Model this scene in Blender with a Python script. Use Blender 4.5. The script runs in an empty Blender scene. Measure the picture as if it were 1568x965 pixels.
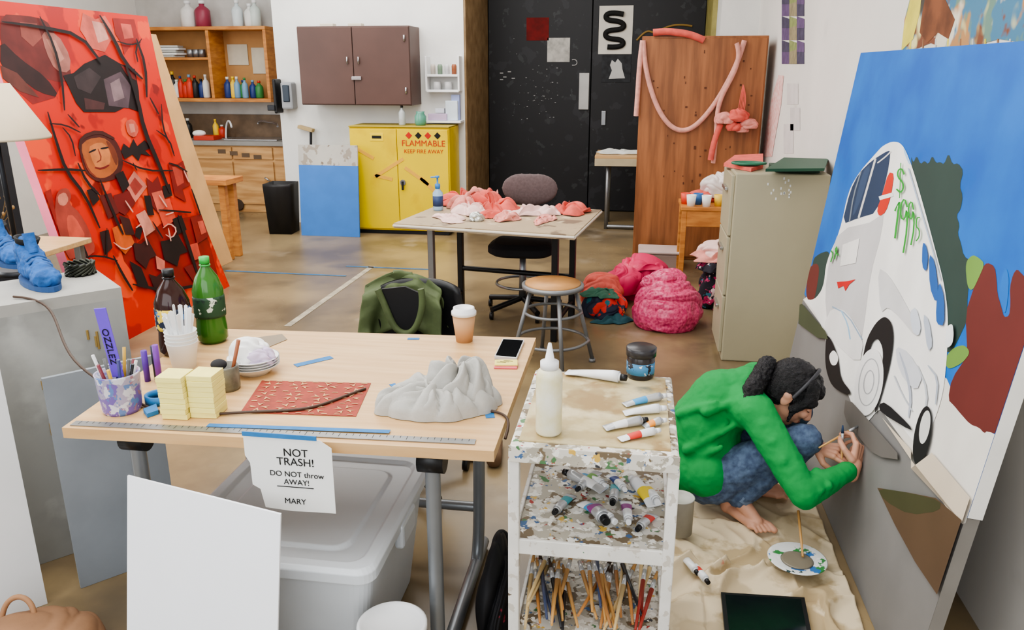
import bpy, bmesh, math, random
from mathutils import Vector, Matrix, noise
random.seed(7)
SC=bpy.context.scene
try: SC.view_settings.look='AgX - Medium High Contrast'
except Exception: pass
# ---------------------------------------------------------------- surveyed camera
F=1219.;PIT=math.radians(17.19);YAW=math.radians(8.73);H=1.68
_c,_s=math.cos(PIT),math.sin(PIT);_cy,_sy=math.cos(YAW),math.sin(YAW)
def ray(px,py):
    a=(px-784)/F;t=(py-482.5)/F
    d=_c-t*_s; v=t*_c+_s
    return Vector((a*_cy-d*_sy, a*_sy+d*_cy, -v))
O=Vector((0,0,H))
def onP(px,py,p0,n):
    r=ray(px,py);k=(Vector(p0)-O).dot(Vector(n))/r.dot(Vector(n));return O+r*k
def onZ(px,py,z): return onP(px,py,(0,0,z),(0,0,1))
def onY(px,py,y): return onP(px,py,(0,y,0),(0,1,0))
def onX(px,py,x): return onP(px,py,(x,0,0),(1,0,0))
# ---------------------------------------------------------------- materials
def lin(c):
    r=[]
    for x in c[:3]:
        x=x/255.; r.append(x/12.92 if x<=.04045 else ((x+.055)/1.055)**2.4)
    return (r[0],r[1],r[2],1)
MC={}
def M(name,col,rough=.6,metal=0,var=.12,scale=6,bump=0.0,col2=None,trans=0,stretch=None,ior=1.45,lo=.35,hi=.65,alpha=1,bscale=None):
    if name in MC: return MC[name]
    m=bpy.data.materials.new(name);m.use_nodes=True;nt=m.node_tree;N=nt.nodes;L=nt.links
    b=N['Principled BSDF'];b.inputs['Roughness'].default_value=rough;b.inputs['Metallic'].default_value=metal
    b.inputs['IOR'].default_value=ior
    if trans: b.inputs['Transmission Weight'].default_value=trans
    if alpha<1: b.inputs['Alpha'].default_value=alpha
    tc=N.new('ShaderNodeTexCoord');mp=N.new('ShaderNodeMapping');L.new(tc.outputs['Object'],mp.inputs[0])
    if stretch: mp.inputs['Scale'].default_value=stretch
    nz=N.new('ShaderNodeTexNoise');nz.inputs['Scale'].default_value=scale;nz.inputs['Detail'].default_value=6;L.new(mp.outputs[0],nz.inputs['Vector'])
    cr=N.new('ShaderNodeValToRGB');cr.color_ramp.elements[0].position=lo;cr.color_ramp.elements[1].position=hi
    c1=lin(col)
    c2=lin(col2) if col2 else tuple([x*(1-var) for x in c1[:3]]+[1])
    cr.color_ramp.elements[0].color=c2;cr.color_ramp.elements[1].color=c1
    L.new(nz.outputs['Fac'],cr.inputs[0]);L.new(cr.outputs[0],b.inputs['Base Color'])
    if bump:
        nb=N.new('ShaderNodeTexNoise');nb.inputs['Scale'].default_value=bscale or scale*3;nb.inputs['Detail'].default_value=4;L.new(mp.outputs[0],nb.inputs['Vector'])
        bp=N.new('ShaderNodeBump');bp.inputs['Strength'].default_value=bump;bp.inputs['Distance'].default_value=.01
        L.new(nb.outputs['Fac'],bp.inputs['Height']);L.new(bp.outputs[0],b.inputs['Normal'])
    MC[name]=m;return m
def splat(name,base,cols,scale=10,thr=.62,rough=.6,metal=0,step=13.7,stretch=None,soft=.02,fixed=False,bump=0):
    """base colour with several layers of paint spots"""
    if name in MC: return MC[name]
    m=M(name,base,rough,metal,.15,scale*.4,bump=bump,bscale=scale*3);nt=m.node_tree;N=nt.nodes;L=nt.links;b=N['Principled BSDF']
    cur=b.inputs['Base Color'].links[0].from_socket;tc=[n for n in N if n.type=='TEX_COORD'][0]
    for i,c in enumerate(cols):
        mp=N.new('ShaderNodeMapping');mp.inputs['Location'].default_value=(step*i+3,step*.7*i,step*.3*i)
        if stretch: mp.inputs['Scale'].default_value=stretch
        L.new(tc.outputs['Object'],mp.inputs[0])
        nz=N.new('ShaderNodeTexNoise');nz.inputs['Scale'].default_value=scale*(1 if fixed else (1+.35*(i%4)));nz.inputs['Detail'].default_value=3 if soft<.05 else 7;L.new(mp.outputs[0],nz.inputs['Vector'])
        cr=N.new('ShaderNodeValToRGB');t=thr[i] if isinstance(thr,(list,tuple)) else thr
        cr.color_ramp.elements[0].position=t;cr.color_ramp.elements[1].position=min(1,t+soft)
        L.new(nz.outputs['Fac'],cr.inputs[0])
        mx=N.new('ShaderNodeMix');mx.data_type='RGBA';L.new(cr.outputs[0],mx.inputs[0]);L.new(cur,mx.inputs[6]);mx.inputs[7].default_value=lin(c);cur=mx.outputs[2]
    L.new(cur,b.inputs['Base Color']);return m
# ---------------------------------------------------------------- geometry helpers
class G:
    def __init__(s,name,loc=(0,0,0)):
        s.e=bpy.data.objects.new(name,None);s.e.empty_display_size=.05;s.e.location=Vector(loc);SC.collection.objects.link(s.e);s.inv=Matrix.Translation(-Vector(loc))
    def add(s,o):
        o.parent=s.e;o.matrix_parent_inverse=s.inv;return o
def fin(name,bm,mat,g=None,smooth=False,bev=0,normals=True):
    if normals: bmesh.ops.recalc_face_normals(bm,faces=bm.faces[:])
    me=bpy.data.meshes.new(name);bm.to_mesh(me);bm.free()
    ob=bpy.data.objects.new(name,me);SC.collection.objects.link(ob)
    for mm in (mat if isinstance(mat,list) else [mat]): me.materials.append(mm)
    if smooth:
        for p in me.polygons:p.use_smooth=True
    if bev:
        md=ob.modifiers.new('bev','BEVEL');md.width=bev;md.segments=2;md.limit_method='ANGLE'
    if g:g.add(ob)
    return ob
def box(g,name,c,size,mat,rz=0,bev=.004,R=None):
    bm=bmesh.new();bmesh.ops.create_cube(bm,size=1)
    mt=Matrix.Translation(Vector(c))@(R if R is not None else Matrix.Rotation(rz,4,'Z'))@Matrix.Diagonal((*size,1))
    bm.transform(mt);return fin(name,bm,mat,g,bev=min(bev,min(size)*.4))
def box2(g,name,a,b,mat,bev=.004):
    a=Vector(a);b=Vector(b);return box(g,name,(a+b)/2,[abs(x) for x in (b-a)],mat,bev=bev)
def frame(p0,p1):
    d=(Vector(p1)-Vector(p0));z=d.normalized();u=Vector((0,0,1)) if abs(z.z)<.95 else Vector((1,0,0))
    x=u.cross(z).normalized();y=z.cross(x);m=Matrix((x,y,z)).transposed().to_4x4();return d.length,m
def cyl(g,name,p0,p1,r0,r1,mat,seg=20,smooth=True):
    ln,m=frame(p0,p1);bm=bmesh.new();bmesh.ops.create_cone(bm,cap_ends=True,segments=seg,radius1=r0,radius2=r1,depth=ln)
    bm.transform(Matrix.Translation((Vector(p0)+Vector(p1))/2)@m);o=fin(name,bm,mat,g)
    if smooth:
        for p in o.data.polygons:
            if len(p.vertices)==4:p.use_smooth=True
    return o
def lathe(g,name,c,prof,mat,seg=28,R=None,sx=1,sy=1):
    bm=bmesh.new();rings=[]
    for r,z in prof: rings.append([bm.verts.new((max(r,.0004)*math.cos(2*math.pi*i/seg)*sx,max(r,.0004)*math.sin(2*math.pi*i/seg)*sy,z)) for i in range(seg)])
    for a,b in zip(rings,rings[1:]):
        for i in range(seg): bm.faces.new((a[i],a[(i+1)%seg],b[(i+1)%seg],b[i]))
    if prof[0][0]>.001: bm.faces.new(rings[0][::-1])
    if prof[-1][0]>.001: bm.faces.new(rings[-1])
    bm.transform(Matrix.Translation(Vector(c))@(R if R is not None else Matrix()));o=fin(name,bm,mat,g)
    for p in o.data.polygons:
        if len(p.vertices)==4:p.use_smooth=True
    return o
def tube(g,name,pts,r,mat,smooth=True,cyc=False,res=6):
    cu=bpy.data.curves.new(name,'CURVE');cu.dimensions='3D';cu.bevel_depth=r;cu.bevel_resolution=3;cu.use_fill_caps=True;cu.resolution_u=res
    sp=cu.splines.new('NURBS' if smooth else 'POLY');sp.points.add(len(pts)-1)
    for i,p in enumerate(pts): sp.points[i].co=(*p,1)
    if smooth: sp.order_u=min(4,len(pts));sp.use_endpoint_u=True
    sp.use_cyclic_u=cyc
    cu.materials.append(mat);o=bpy.data.objects.new(name,cu);SC.collection.objects.link(o)
    if g:g.add(o)
    return o
def face(g,name,pts,mat,thick=0):
    bm=bmesh.new();vs=[bm.verts.new(p) for p in pts];f=bm.faces.new(vs)
    if thick:
        n=Vector(thick);r=bmesh.ops.extrude_face_region(bm,geom=[f]);bmesh.ops.translate(bm,vec=n,verts=[v for v in r['geom'] if isinstance(v,bmesh.types.BMVert)])
    return fin(name,bm,mat,g)
def ell(g,name,c,rad,mat,R=None,sub=4,smooth=True):
    bm=bmesh.new();bmesh.ops.create_icosphere(bm,subdivisions=sub,radius=1)
    bm.transform(Matrix.Translation(Vector(c))@(R if R is not None else Matrix())@Matrix.Diagonal((*rad,1)));return fin(name,bm,mat,g,smooth)
def settle(bm,c,size,rz,floor=0):
    ca,sa=math.cos(rz),math.sin(rz)
    for v in bm.verts:
        x,y,z=v.co.x*size[0],v.co.y*size[1],v.co.z*size[2]
        z=z+size[2]*.55
        if z<floor: z=floor+(.002 if z<floor-.01 else .001)
        v.co=Vector((c[0]+x*ca-y*sa,c[1]+x*sa+y*ca,c[2]+z))
def heap(g,name,c,size,mat,seed=0,amp=.35,fr=2.2,rz=0,sub=6,floor=0,fold=0.5,taper=0):
    bm=bmesh.new();bmesh.ops.create_icosphere(bm,subdivisions=sub,radius=1);off=Vector((seed*7.1,seed*3.3,seed*1.7))
    for v in bm.verts:
        p=v.co.copy();n=0;a=1;fq=fr
        w=p+.35*Vector((noise.noise(p*2+off),noise.noise(p*2+off+Vector((9,0,0))),noise.noise(p*2+off+Vector((0,9,0)))))
        for k in range(3):
            n+=a*(fold*(1-2*abs(noise.noise(w*fq+off)))+(1-fold)*noise.noise(w*fq*.8+off*2));a*=.45;fq*=2
        v.co=p*(1+amp*(n-.3))
        if taper: k=1-taper*max(0,p.z);v.co.x*=k;v.co.y*=k
    settle(bm,c,size,rz,floor);return fin(name,bm,mat,g,True)
def nv(p,o): return Vector((noise.noise(p+o),noise.noise(p+o+Vector((9,0,0))),noise.noise(p+o+Vector((0,9,0)))))
def bundle(g,name,c,size,mat,seed=0,rz=0,folds=3.6,amp=.2,sub=6):
    """bunched-up fabric: long rounded crests and sharp valleys following warped, mostly parallel fold lines"""
    bm=bmesh.new();bmesh.ops.create_icosphere(bm,subdivisions=sub,radius=1);off=Vector((seed*7.13,seed*3.31,seed*1.71))
    al=seed*1.3;ax=Vector((math.cos(al),math.sin(al),.25)).normalized();pr=Vector((-math.sin(al),math.cos(al),.3)).normalized();bx=(ax*.9+pr*.32)
    for v in bm.verts:
        p=v.co.copy();w=p+.8*nv(p*.9,off)+.07*nv(p*3,off*2)
        a=abs(math.sin(folds*w.dot(ax)+1.0*noise.noise(p*1.1+off)))**.7
        b=abs(math.sin(folds*2.3*w.dot(bx)+1.6*noise.noise(p*1.3-off)))**.8
        k=amp*(a-.65)+amp*.38*(b-.6)*(.3+.7*a)+.2*noise.noise(p*1.1+off)
        v.co=p*(1+k)
    settle(bm,c,size,rz);return fin(name,bm,mat,g,True)
def rag(g,name,c,size,mat,seed=0,rz=0,th=.003,n=46):
    """rumpled piece of fabric lying on a surface"""
    bm=bmesh.new();off=Vector((seed*5.17,seed*2.9,0));ca,sa=math.cos(rz),math.sin(rz);V_=[];al=seed*.9
    for i in range(n+1):
        R_=[]
        for j in range(n+1):
            u=i/n*2-1;v=j/n*2-1;x=u*math.sqrt(1-v*v/2.4);y=v*math.sqrt(1-u*u/2.4);d=Vector((x,y,0))
            k=1+.38*noise.noise(d.normalized()*1.4+off if d.length>.01 else off)*d.length;e=max(abs(u),abs(v));env=(1-e**4)
            wx=noise.noise(Vector((x*1.3,y*1.3,3))+off);wy=noise.noise(Vector((x*1.3,y*1.3,8))+off)
            ph=4.2*((x+.6*wx)*math.cos(al)+(y+.6*wy)*math.sin(al));ph2=6.5*((y+.5*wx)*math.cos(al)-(x+.5*wy)*math.sin(al))
            f=abs(math.sin(ph))**.75*(.55+.45*abs(math.sin(ph2)));z=th+size[2]*(env*(.15+.85*f*(.75+.5*wx))+.05*(1-env)*abs(math.sin(ph)))
            x=x*k*size[0]+.25*size[2]*math.cos(ph);y=y*k*size[1]+.2*size[2]*math.cos(ph2)
            R_.append(bm.verts.new((c[0]+x*ca-y*sa,c[1]+x*sa+y*ca,c[2]+max(z,th))))
        V_.append(R_)
    for i in range(n):
        for j in range(n): bm.faces.new((V_[i][j],V_[i+1][j],V_[i+1][j+1],V_[i][j+1]))
    o=fin(name,bm,mat,g,True,normals=False);md=o.modifiers.new('s','SOLIDIFY');md.thickness=th*.6;return o
def cloth(g,name,t,c,size,mat,rz=0,th=.003):
    if size[2]>.75*min(size[0],size[1]): return bundle(g,name,c,(size[0],size[1],size[2]*.62),mat,t+len(name),rz)
    return rag(g,name,c,size,mat,t*1.7+len(name)*.37+rz,rz,th)
def sheet(g,name,fn,nu,nv_,mat,thick=0,smooth=True):
    bm=bmesh.new();vs=[[bm.verts.new(fn(i/nu,j/nv_)) for j in range(nv_+1)] for i in range(nu+1)]
    for i in range(nu):
        for j in range(nv_): bm.faces.new((vs[i][j],vs[i+1][j],vs[i+1][j+1],vs[i][j+1]))
    o=fin(name,bm,mat,g,smooth,normals=False)
    if thick: md=o.modifiers.new('s','SOLIDIFY');md.thickness=thick
    return o
def blobs(g,name,items,mat,vox=.008,smooth=6,disp=0,dsc=.08):
    bm=bmesh.new()
    def sph(c,r,R=None):
        rr=r if isinstance(r,(tuple,list)) else (r,r,r)
        t=bmesh.new();bmesh.ops.create_icosphere(t,subdivisions=3,radius=1);t.transform(Matrix.Translation(Vector(c))@(R if R is not None else Matrix())@Matrix.Diagonal((*rr,1)))
        me=bpy.data.meshes.new('t');t.to_mesh(me);t.free();bm.from_mesh(me);bpy.data.meshes.remove(me)
    for it in items:
        if it[0]=='e': sph(it[1],it[2],it[3] if len(it)>3 else None)
        else:
            _,p0,p1,r0,r1=it;sph(p0,r0);sph(p1,r1);ln,m=frame(p0,p1)
            t=bmesh.new();bmesh.ops.create_cone(t,cap_ends=True,segments=20,radius1=r0,radius2=r1,depth=ln);t.transform(Matrix.Translation((Vector(p0)+Vector(p1))/2)@m)
            me=bpy.data.meshes.new('t');t.to_mesh(me);t.free();bm.from_mesh(me);bpy.data.meshes.remove(me)
    o=fin(name,bm,mat,g,True,normals=False)
    md=o.modifiers.new('r','REMESH');md.mode='VOXEL';md.voxel_size=vox;md.use_smooth_shade=True
    if smooth: md=o.modifiers.new('s','SMOOTH');md.iterations=smooth;md.factor=.5
    if disp:
        tx=bpy.data.textures.new(name+'_t','CLOUDS');tx.noise_scale=dsc;tx.noise_depth=2
        md=o.modifiers.new('d','DISPLACE');md.texture=tx;md.strength=disp;md.mid_level=.5;md.texture_coords='GLOBAL'
    return o
def text(g,name,s,loc,size,mat,R,ext=.0005,align='CENTER'):
    cu=bpy.data.curves.new(name,'FONT');cu.body=s;cu.size=size;cu.extrude=ext;cu.align_x=align;cu.align_y='CENTER';cu.materials.append(mat)
    o=bpy.data.objects.new(name,cu);SC.collection.objects.link(o);o.matrix_world=Matrix.Translation(Vector(loc))@R
    if g: g.add(o)
    return o
FRONT=Matrix.Rotation(math.pi/2,4,'X')
# ---------------------------------------------------------------- common materials
WHITE=M('wall_white',(226,225,221),.8,var=.10,scale=2,bump=.15,lo=.3,hi=.6,bscale=25)
BLACKP=M('black_plastic',(22,22,24),.4);METAL=M('steel',(150,152,155),.35,.8,bscale=30);DARKM=M('dark_metal',(45,46,50),.4,.5)
CHROME=M('chrome',(190,190,192),.25,.9);WHP=M('white_plastic',(228,229,230),.4,var=.04);PAPER=M('paper_white',(236,236,233),.8,var=.04)
BLUETAPE=M('blue_tape',(52,120,178),.7,var=.15,scale=30)
WOOD=M('pale_plywood',(210,174,126),.45,var=.25,scale=3,stretch=(1,14,10),col2=(196,156,108))
INK=M('ink',(20,20,20),.8)
SKIN=M('skin',(204,152,126),.5,var=.15,scale=20)
# ---------------------------------------------------------------- room
XR=1.13;YB=8.55
floorm=splat('concrete_floor',(136,118,90),[(102,88,68),(150,130,96),(90,80,66),(168,154,134)],1.1,[.42,.46,.55,.62],rough=.22,soft=.22,bump=.05)
fb=floorm.node_tree
nz=fb.nodes.new('ShaderNodeTexNoise');nz.inputs['Scale'].default_value=3;nz.inputs['Detail'].default_value=8
mr=fb.nodes.new('ShaderNodeMapRange');mr.inputs['To Min'].default_value=.14;mr.inputs['To Max'].default_value=.42;fb.links.new(nz.outputs['Fac'],mr.inputs[0]);fb.links.new(mr.outputs[0],fb.nodes['Principled BSDF'].inputs['Roughness'])
box2(None,'floor',(-6.2,-1.5,-.1),(XR+.15,9.95,0),floorm,0)
box2(None,'ceiling',(-6.2,-1.5,3.7),(XR+.15,9.95,3.8),WHITE,0)
XL=onY(413,0,YB).x*0.5+onY(440,290,YB).x*.5;XA=onY(712,180,YB).x;XB=onY(1104,30,YB).x
box2(None,'wall_back',(XL,YB,0),(XA,9.95,3.7),WHITE,0)
box2(None,'wall_back_corner',(XB,YB,0),(XR,9.95,3.7),WHITE,0)
box2(None,'wall_niche',(-6.2,9.7,0),(XL,9.95,3.7),M('niche_wall',(200,198,194),.8,bump=.1),0)
box2(None,'wall_right',(XR,-1.5,0),(XR+.15,9.95,3.7),splat('right_wall_white',(224,220,214),[(202,198,192),(212,206,198)],2,[.6,.66],rough=.8,soft=.1),0)
box2(None,'wall_left',(-6.35,-1.5,0),(-6.2,9.95,3.7),WHITE,0)
box2(None,'wall_recess',(XA,9.9,0),(XB,9.95,3.7),M('recess_wall',(30,30,30),.7),0)
BR=M('brown_trim',(150,126,94),.7,var=.3,scale=8,col2=(126,102,72))
box2(None,'trim_1',(XA,YB+.01,0),(XA+.02,9.85,3.7),BR,0)
box2(None,'trim_2',(XB-.05,9.0,0),(XB-.001,9.85,3.7),M('yellow_trim',(160,150,90),.6,var=.3),0)
for k,(a,b) in enumerate([((440,500),(570,408)),((345,415),(530,423)),((530,408),(660,413))]):
    p=onZ(*a,.0);q=onZ(*b,.0);w=.05 if k==0 else .035;d=(q-p).normalized();n=Vector((-d.y,d.x,0))*w*.5
    face(None,'floor_tape' if k else 'floor_line',[p-n+Vector((0,0,.002)),q-n+Vector((0,0,.002)),q+n+Vector((0,0,.002)),p+n+Vector((0,0,.002))],M('floor_white_line',(184,174,152),.6,var=.4,scale=12) if k==0 else M('floor_blue_tape',(66,112,150),.6,var=.4,scale=12))
# doors
DBL=splat('black_door_paint',(24,24,27),[(36,36,40),(80,80,82),(46,48,50)],5,[.6,.76,.66],rough=.5)
xm=onY(903,200,9.87).x
g=G('door_1',(XA+.6,9.87,0));box2(g,'leaf',(XA+.03,9.82,0.01),(xm-.005,9.87,3.0),DBL)
p=onY(887,112,9.8);q=onY(901,168,9.8);box2(g,'push_plate',(p.x,9.80,q.z),(q.x,9.82,p.z),M('plate_steel',(170,168,165),.4,.4))
for a,b,cc in [((806,27),(840,62),(120,28,26)),((838,58),(872,95),(196,194,188))]:
    p=onY(*a,9.8);q=onY(*b,9.8);box2(g,'spray_stencil',(p.x,9.815,q.z),(q.x,9.8195,p.z),M('stencil%d'%cc[0],cc,.8,var=.35,scale=14),bev=0)
for k in range(60):
    u=random.gauss(825,20);v=random.gauss(135,30)
    if 765<u<880 and v<250:
        p=onY(u,v,9.82);s=random.uniform(.003,.008);box(g,'scuff_%d'%k,(p.x,9.819,p.z),(s*random.uniform(.6,2.5),.003,s),M('scuff',(165,165,165),.8),bev=0)
for k,(u,v) in enumerate([(768,112),(773,118),(780,110),(786,120),(768,122)]):
    p=onY(u,v,9.82);box(g,'drawn_glyph_%d'%k,(p.x,9.819,p.z),(.04,.003,.012),M('scuff',(165,165,165),.8),bev=0)
tube(g,'chalk_moon',[onY(u,v,9.815) for u,v in [(876,92),(880,90),(886,95),(882,101),(876,100)]],.006,M('scuff',(165,165,165),.8))
g=G('door_2',(xm+.6,9.87,0));box2(g,'leaf',(xm+.005,9.82,0.01),(XB-.055,9.87,3.0),DBL)
p=onY(921,170,9.8);q=onY(927,192,9.8);box2(g,'lock_plate',(p.x,9.80,q.z),(q.x,9.82,p.z),METAL)
tube(g,'gold_graffiti',[onY(u,v,9.815) for u,v in [(975,62),(985,50),(995,46),(1000,52),(1015,44),(1035,36),(1060,40)]],.012,M('gold_spray',(140,112,60),.7))
g=G('snake_poster',(0,9.8,2));p=onY(918,9,9.8);q=onY(967,83,9.8);box2(g,'sheet',(p.x,9.81,q.z),(q.x,9.818,p.z),M('poster_paper',(214,210,200),.8),bev=0)
tube(g,'snake_line',[onY(u,v,9.803) for u,v in [(955,22),(935,18),(925,24),(930,32),(950,32),(958,40),(950,46),(930,46),(925,54),(932,60),(950,60),(957,66),(950,73),(930,72)]],.03,INK)
g=G('stencil_poster',(0,9.8,1.7));p=onY(922,85,9.8);q=onY(965,126,9.8);box2(g,'sheet',(p.x,9.812,q.z),(q.x,9.819,p.z),M('dark_poster',(54,56,60),.8,var=.5,scale=20),bev=0)
pts=[(934,100),(937,92),(942,96),(946,90),(952,97),(953,106),(957,120),(932,121),(937,108)];face(g,'figure',[onY(u,v,9.808) for u,v in pts],M('poster_white',(190,190,188),.8))
# ---------------------------------------------------------------- kitchen niche
OR=M('orange_wood',(200,138,72),.5,var=.3,scale=3,stretch=(2,2,10),col2=(170,108,54))
g=G('shelf_unit',(-5,9.5,1.5))
yf=9.3
a=onY(222,44,yf);b=onY(415,154,yf);x0,x1,zt,zb=a.x-.25,b.x,a.z,b.z
box2(g,'back',(x0,9.66,zb),(x1,9.69,zt),M('shelf_back',(186,140,90),.7))
for nm,zz in [('top',zt),('bottom',zb)]: box2(g,nm,(x0,yf,zz-.02),(x1,9.69,zz+.02),OR)
xd=onY(320,90,yf).x
for k,xx in enumerate((x0+.02,xd,x1-.02)): box2(g,'upright_%d'%k,(xx-.02,yf+.005,zb+.02),(xx+.02,9.66,zt-.02),OR)
zm=onY(280,90,yf).z;box2(g,'shelf_mid',(x0+.04,yf+.01,zm-.015),(xd-.02,9.66,zm+.015),OR)
for k,(u0,v0,u1,v1) in enumerate([(347,68,381,100),(384,73,412,113)]):
    p=onY(u0,v0,9.65);q=onY(u1,v1,9.65);box2(g,'notice_%d'%k,(p.x,9.648,q.z),(q.x,9.657,p.z),M('notice',(206,198,180),.8))
bc=[(230,230,225),(40,60,120),(200,60,40),(240,200,60),(60,130,70),(30,30,30),(230,120,60),(120,160,190)]
def bottle(g,name,c,r,h,mat,cap):
    lathe(g,name,c,[(r*.9,0),(r,.01),(r,h*.62),(r*.75,h*.72),(r*.35,h*.8),(r*.35,h*.9)],mat,16);lathe(g,name+'_cap',(c[0],c[1],c[2]+h*.88),[(r*.42,0),(r*.42,h*.12),(0,h*.12)],cap,12)
def bottles(name,us,v,Y,zbase,hs):
    g=G(name,(onY(us[0],v,Y).x,Y,zbase))
    for k,u in enumerate(us):
        cc=bc[random.randrange(len(bc))];bottle(g,'bottle_%d'%k,(onY(u,v,Y).x,Y+random.uniform(-.04,.06),zbase+.001),random.uniform(.035,.05),hs*random.uniform(.7,1.2),M('bt%d'%cc[0],cc,.4),M('bt%d'%bc[(k*3)%8][0],bc[(k*3)%8],.4))
    return g
bottles('cleaning_bottles',[256,264,270,278,285,292,299,307,315],148,9.45,zb+.02,.28)
bottles('spice_bottles',[350,357,364,371,378,387,396],148,9.45,zb+.02,.26)
g=G('plastic_jugs',(onY(300,40,9.5).x,9.5,zt+.02))
for k,(u,cc,h) in enumerate([(290,(225,222,218),.3),(312,(150,60,80),.3),(365,(215,225,228),.3),(384,(225,225,222),.26),(392,(205,215,210),.3)]): bottle(g,'jug_%d'%k,(onY(u,40,9.5).x,9.5,zt+.02),.09 if k<2 else .065,h,M('jug%d'%k,cc,.4),WHP)
g=G('paper_stack',(onY(260,85,9.45).x,9.45,zm+.015))
for k in range(5): box(g,'ream_%d'%k,(onY(260+k%2*3,85,9.45).x,9.45,zm+.03+k*.028),(.28,.2,.024),PAPER if k%2 else M('ream_grey',(190,190,185),.8),rz=.1*k-.2)
g=G('small_tins',(onY(292,85,9.45).x,9.45,zm+.015))
for k in range(3): lathe(g,'tin_%d'%k,(onY(292+k*9,85,9.45).x,9.45,zm+.017),[(.04,0),(.04,.09),(.036,.092)],METAL,14)
PLY=M('cabinet_plywood',(200,158,106),.55,var=.35,scale=2.5,stretch=(1,1,8),col2=(170,126,78))
g=G('sink_cabinet',(-4.9,9.3,0));yc=9.1
xr=XL-.01
zc=onY(400,217,yc).z
box2(g,'carcass',(-6.15,yc,.0),(xr,9.69,zc-.05),PLY);box2(g,'counter',(-6.15,yc-.03,zc-.05),(xr,9.69,zc),M('grey_counter',(140,138,134),.5))
xx=onY(297,250,yc).x
while xx<xr-.2:
    x2=min(xx+.52,xr-.03);box2(g,'cabinet_door',(xx+.01,yc-.02,.1),(x2-.01,yc-.001,zc-.24),PLY);box2(g,'drawer',(xx+.01,yc-.02,zc-.21),(x2-.01,yc-.001,zc-.07),PLY)
    cyl(g,'pull',(x2-.12,yc-.045,zc-.42),(x2-.06,yc-.045,zc-.46),.012,.012,CHROME,10);xx=x2
for k in range(4): box(g,'paint_stain_%d'%k,(onY(340+k*18,235,yc-.02).x,yc-.0215,zc-.12-.02*k),(.1,.002,.05),M('stain',(96,78,60),.7),bev=0)
p=onY(366,320,yc-.02);lathe(g,'stain_round',(p.x,yc-.0215,p.z+.05),[(.07,0),(.06,.002),(0,.002)],M('stain_dark',(60,44,30),.7),20,R=FRONT)
box2(g,'backsplash',(-6.15,9.66,zc),(xr,9.695,zc+.28),M('splash_brown',(120,98,76),.5,var=.4))
box2(g,'sink_rim',(onY(352,215,9.35).x,9.2,zc),(onY(432,215,9.35).x,9.58,zc+.015),CHROME)
tube(g,'faucet',[onY(395,190,9.6),onY(395,184,9.6),onY(410,188,9.5),onY(425,188,9.4),onY(425,194,9.35)],.014,CHROME)
tube(g,'faucet_neck',[(onY(345,200,9.5).x,9.5,zc),(onY(345,185,9.5).x,9.5,zc+.24),(onY(352,180,9.4).x,9.4,zc+.26),(onY(354,190,9.3).x,9.3,zc+.15)],.012,WHP)
bottles('sink_items',[292,330,338],212,9.52,zc,.2)
g=G('red_dish_tray',(onY(310,210,9.35).x,9.25,zc));box(g,'tray',(onY(318,210,9.25).x,9.25,zc+.026),(.26,.2,.05),M('tray_red',(190,60,40),.5));ell(g,'bowl',(onY(305,205,9.25).x,9.25,zc+.075),(.08,.07,.04),PAPER,sub=3)
g=G('wooden_table',(-4.2,6.9,0));tz=.74;pp=[onZ(372,269,tz),onZ(290,292,tz)]
ty0=max(pp[1].y+.2,6.6)
box2(g,'top',(pp[0].x-.9,ty0,tz-.05),(pp[0].x,pp[0].y,tz),OR)
for a in (-.08,-.8):
    for b in (ty0+.08,pp[0].y-.08): box2(g,'leg',(pp[0].x+a-.03,b-.03,0),(pp[0].x+a+.03,b+.03,tz-.05),OR)
# ---------------------------------------------------------------- cupboard etc
BRN=M('brown_laminate',(88,64,57),.45,var=.15,scale=3)
g=G('storage_cupboard',(-3,8.3,1.8));yf=8.15
a=onY(453,42,yf);b=onY(630,162,yf);xa,xb=a.x,b.x;z1=a.z+.01;z0=b.z
box2(g,'carcass',(xa,yf+.02,z0),(xb,YB-.002,z1),BRN)
xmid=onY(541,100,yf).x
box2(g,'door_left',(xa+.005,yf,z0+.01),(xmid-.004,yf+.018,z1-.01),BRN);box2(g,'door_right',(xmid+.004,yf,z0+.01),(xb-.005,yf+.018,z1-.01),BRN)
box(g,'hasp',(xmid+.03,yf-.01,onY(548,120,yf).z),(.1,.02,.035),CHROME)
for k,xh in enumerate((xb-.05,)):
    for zz in (z0+.15,z1-.12): cyl(g,'hinge',(xh,yf-.008,zz-.03),(xh,yf-.008,zz+.03),.01,.01,CHROME,8)
for xx in (xmid-.06,xmid+.06): cyl(g,'pull',(xx,yf-.015,(z0+z1)/2+.02),(xx,yf-.015,(z0+z1)/2+.09),.008,.008,CHROME,8)
for k in range(2): box(g,'box_on_top_%d'%k,(xmid-.3+k*.3,8.3,z1+.015),(.14,.1,.03),M('notice',(200,190,170),.8))
g=G('spice_rack',(-1.95,8.45,1.5));a=onY(652,86,8.42);b=onY(703,140,8.42)
for zz in (b.z,(a.z+b.z)/2-.02): box2(g,'shelf',(a.x,8.4,zz-.01),(b.x,YB-.002,zz+.015),WHP)
for xx in (a.x,b.x): box2(g,'side',(xx-.01,8.4,b.z),(xx+.01,YB-.002,a.z),WHP)
for k in range(4): lathe(g,'jar_%d'%k,(a.x+.06+k*.075,8.47,(a.z+b.z)/2-.005),[(.025,0),(.027,.08),(.02,.1)],M('jarc%d'%k,[(190,180,170),(120,140,120),(200,200,200),(150,90,60)][k],.4),12)
for k in range(2): lathe(g,'mug_%d'%k,(a.x+.1+k*.12,8.47,b.z+.015),[(.04,0),(.04,.08),(.035,.08)],M('jarc2',(200,200,200),.4),12)
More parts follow.
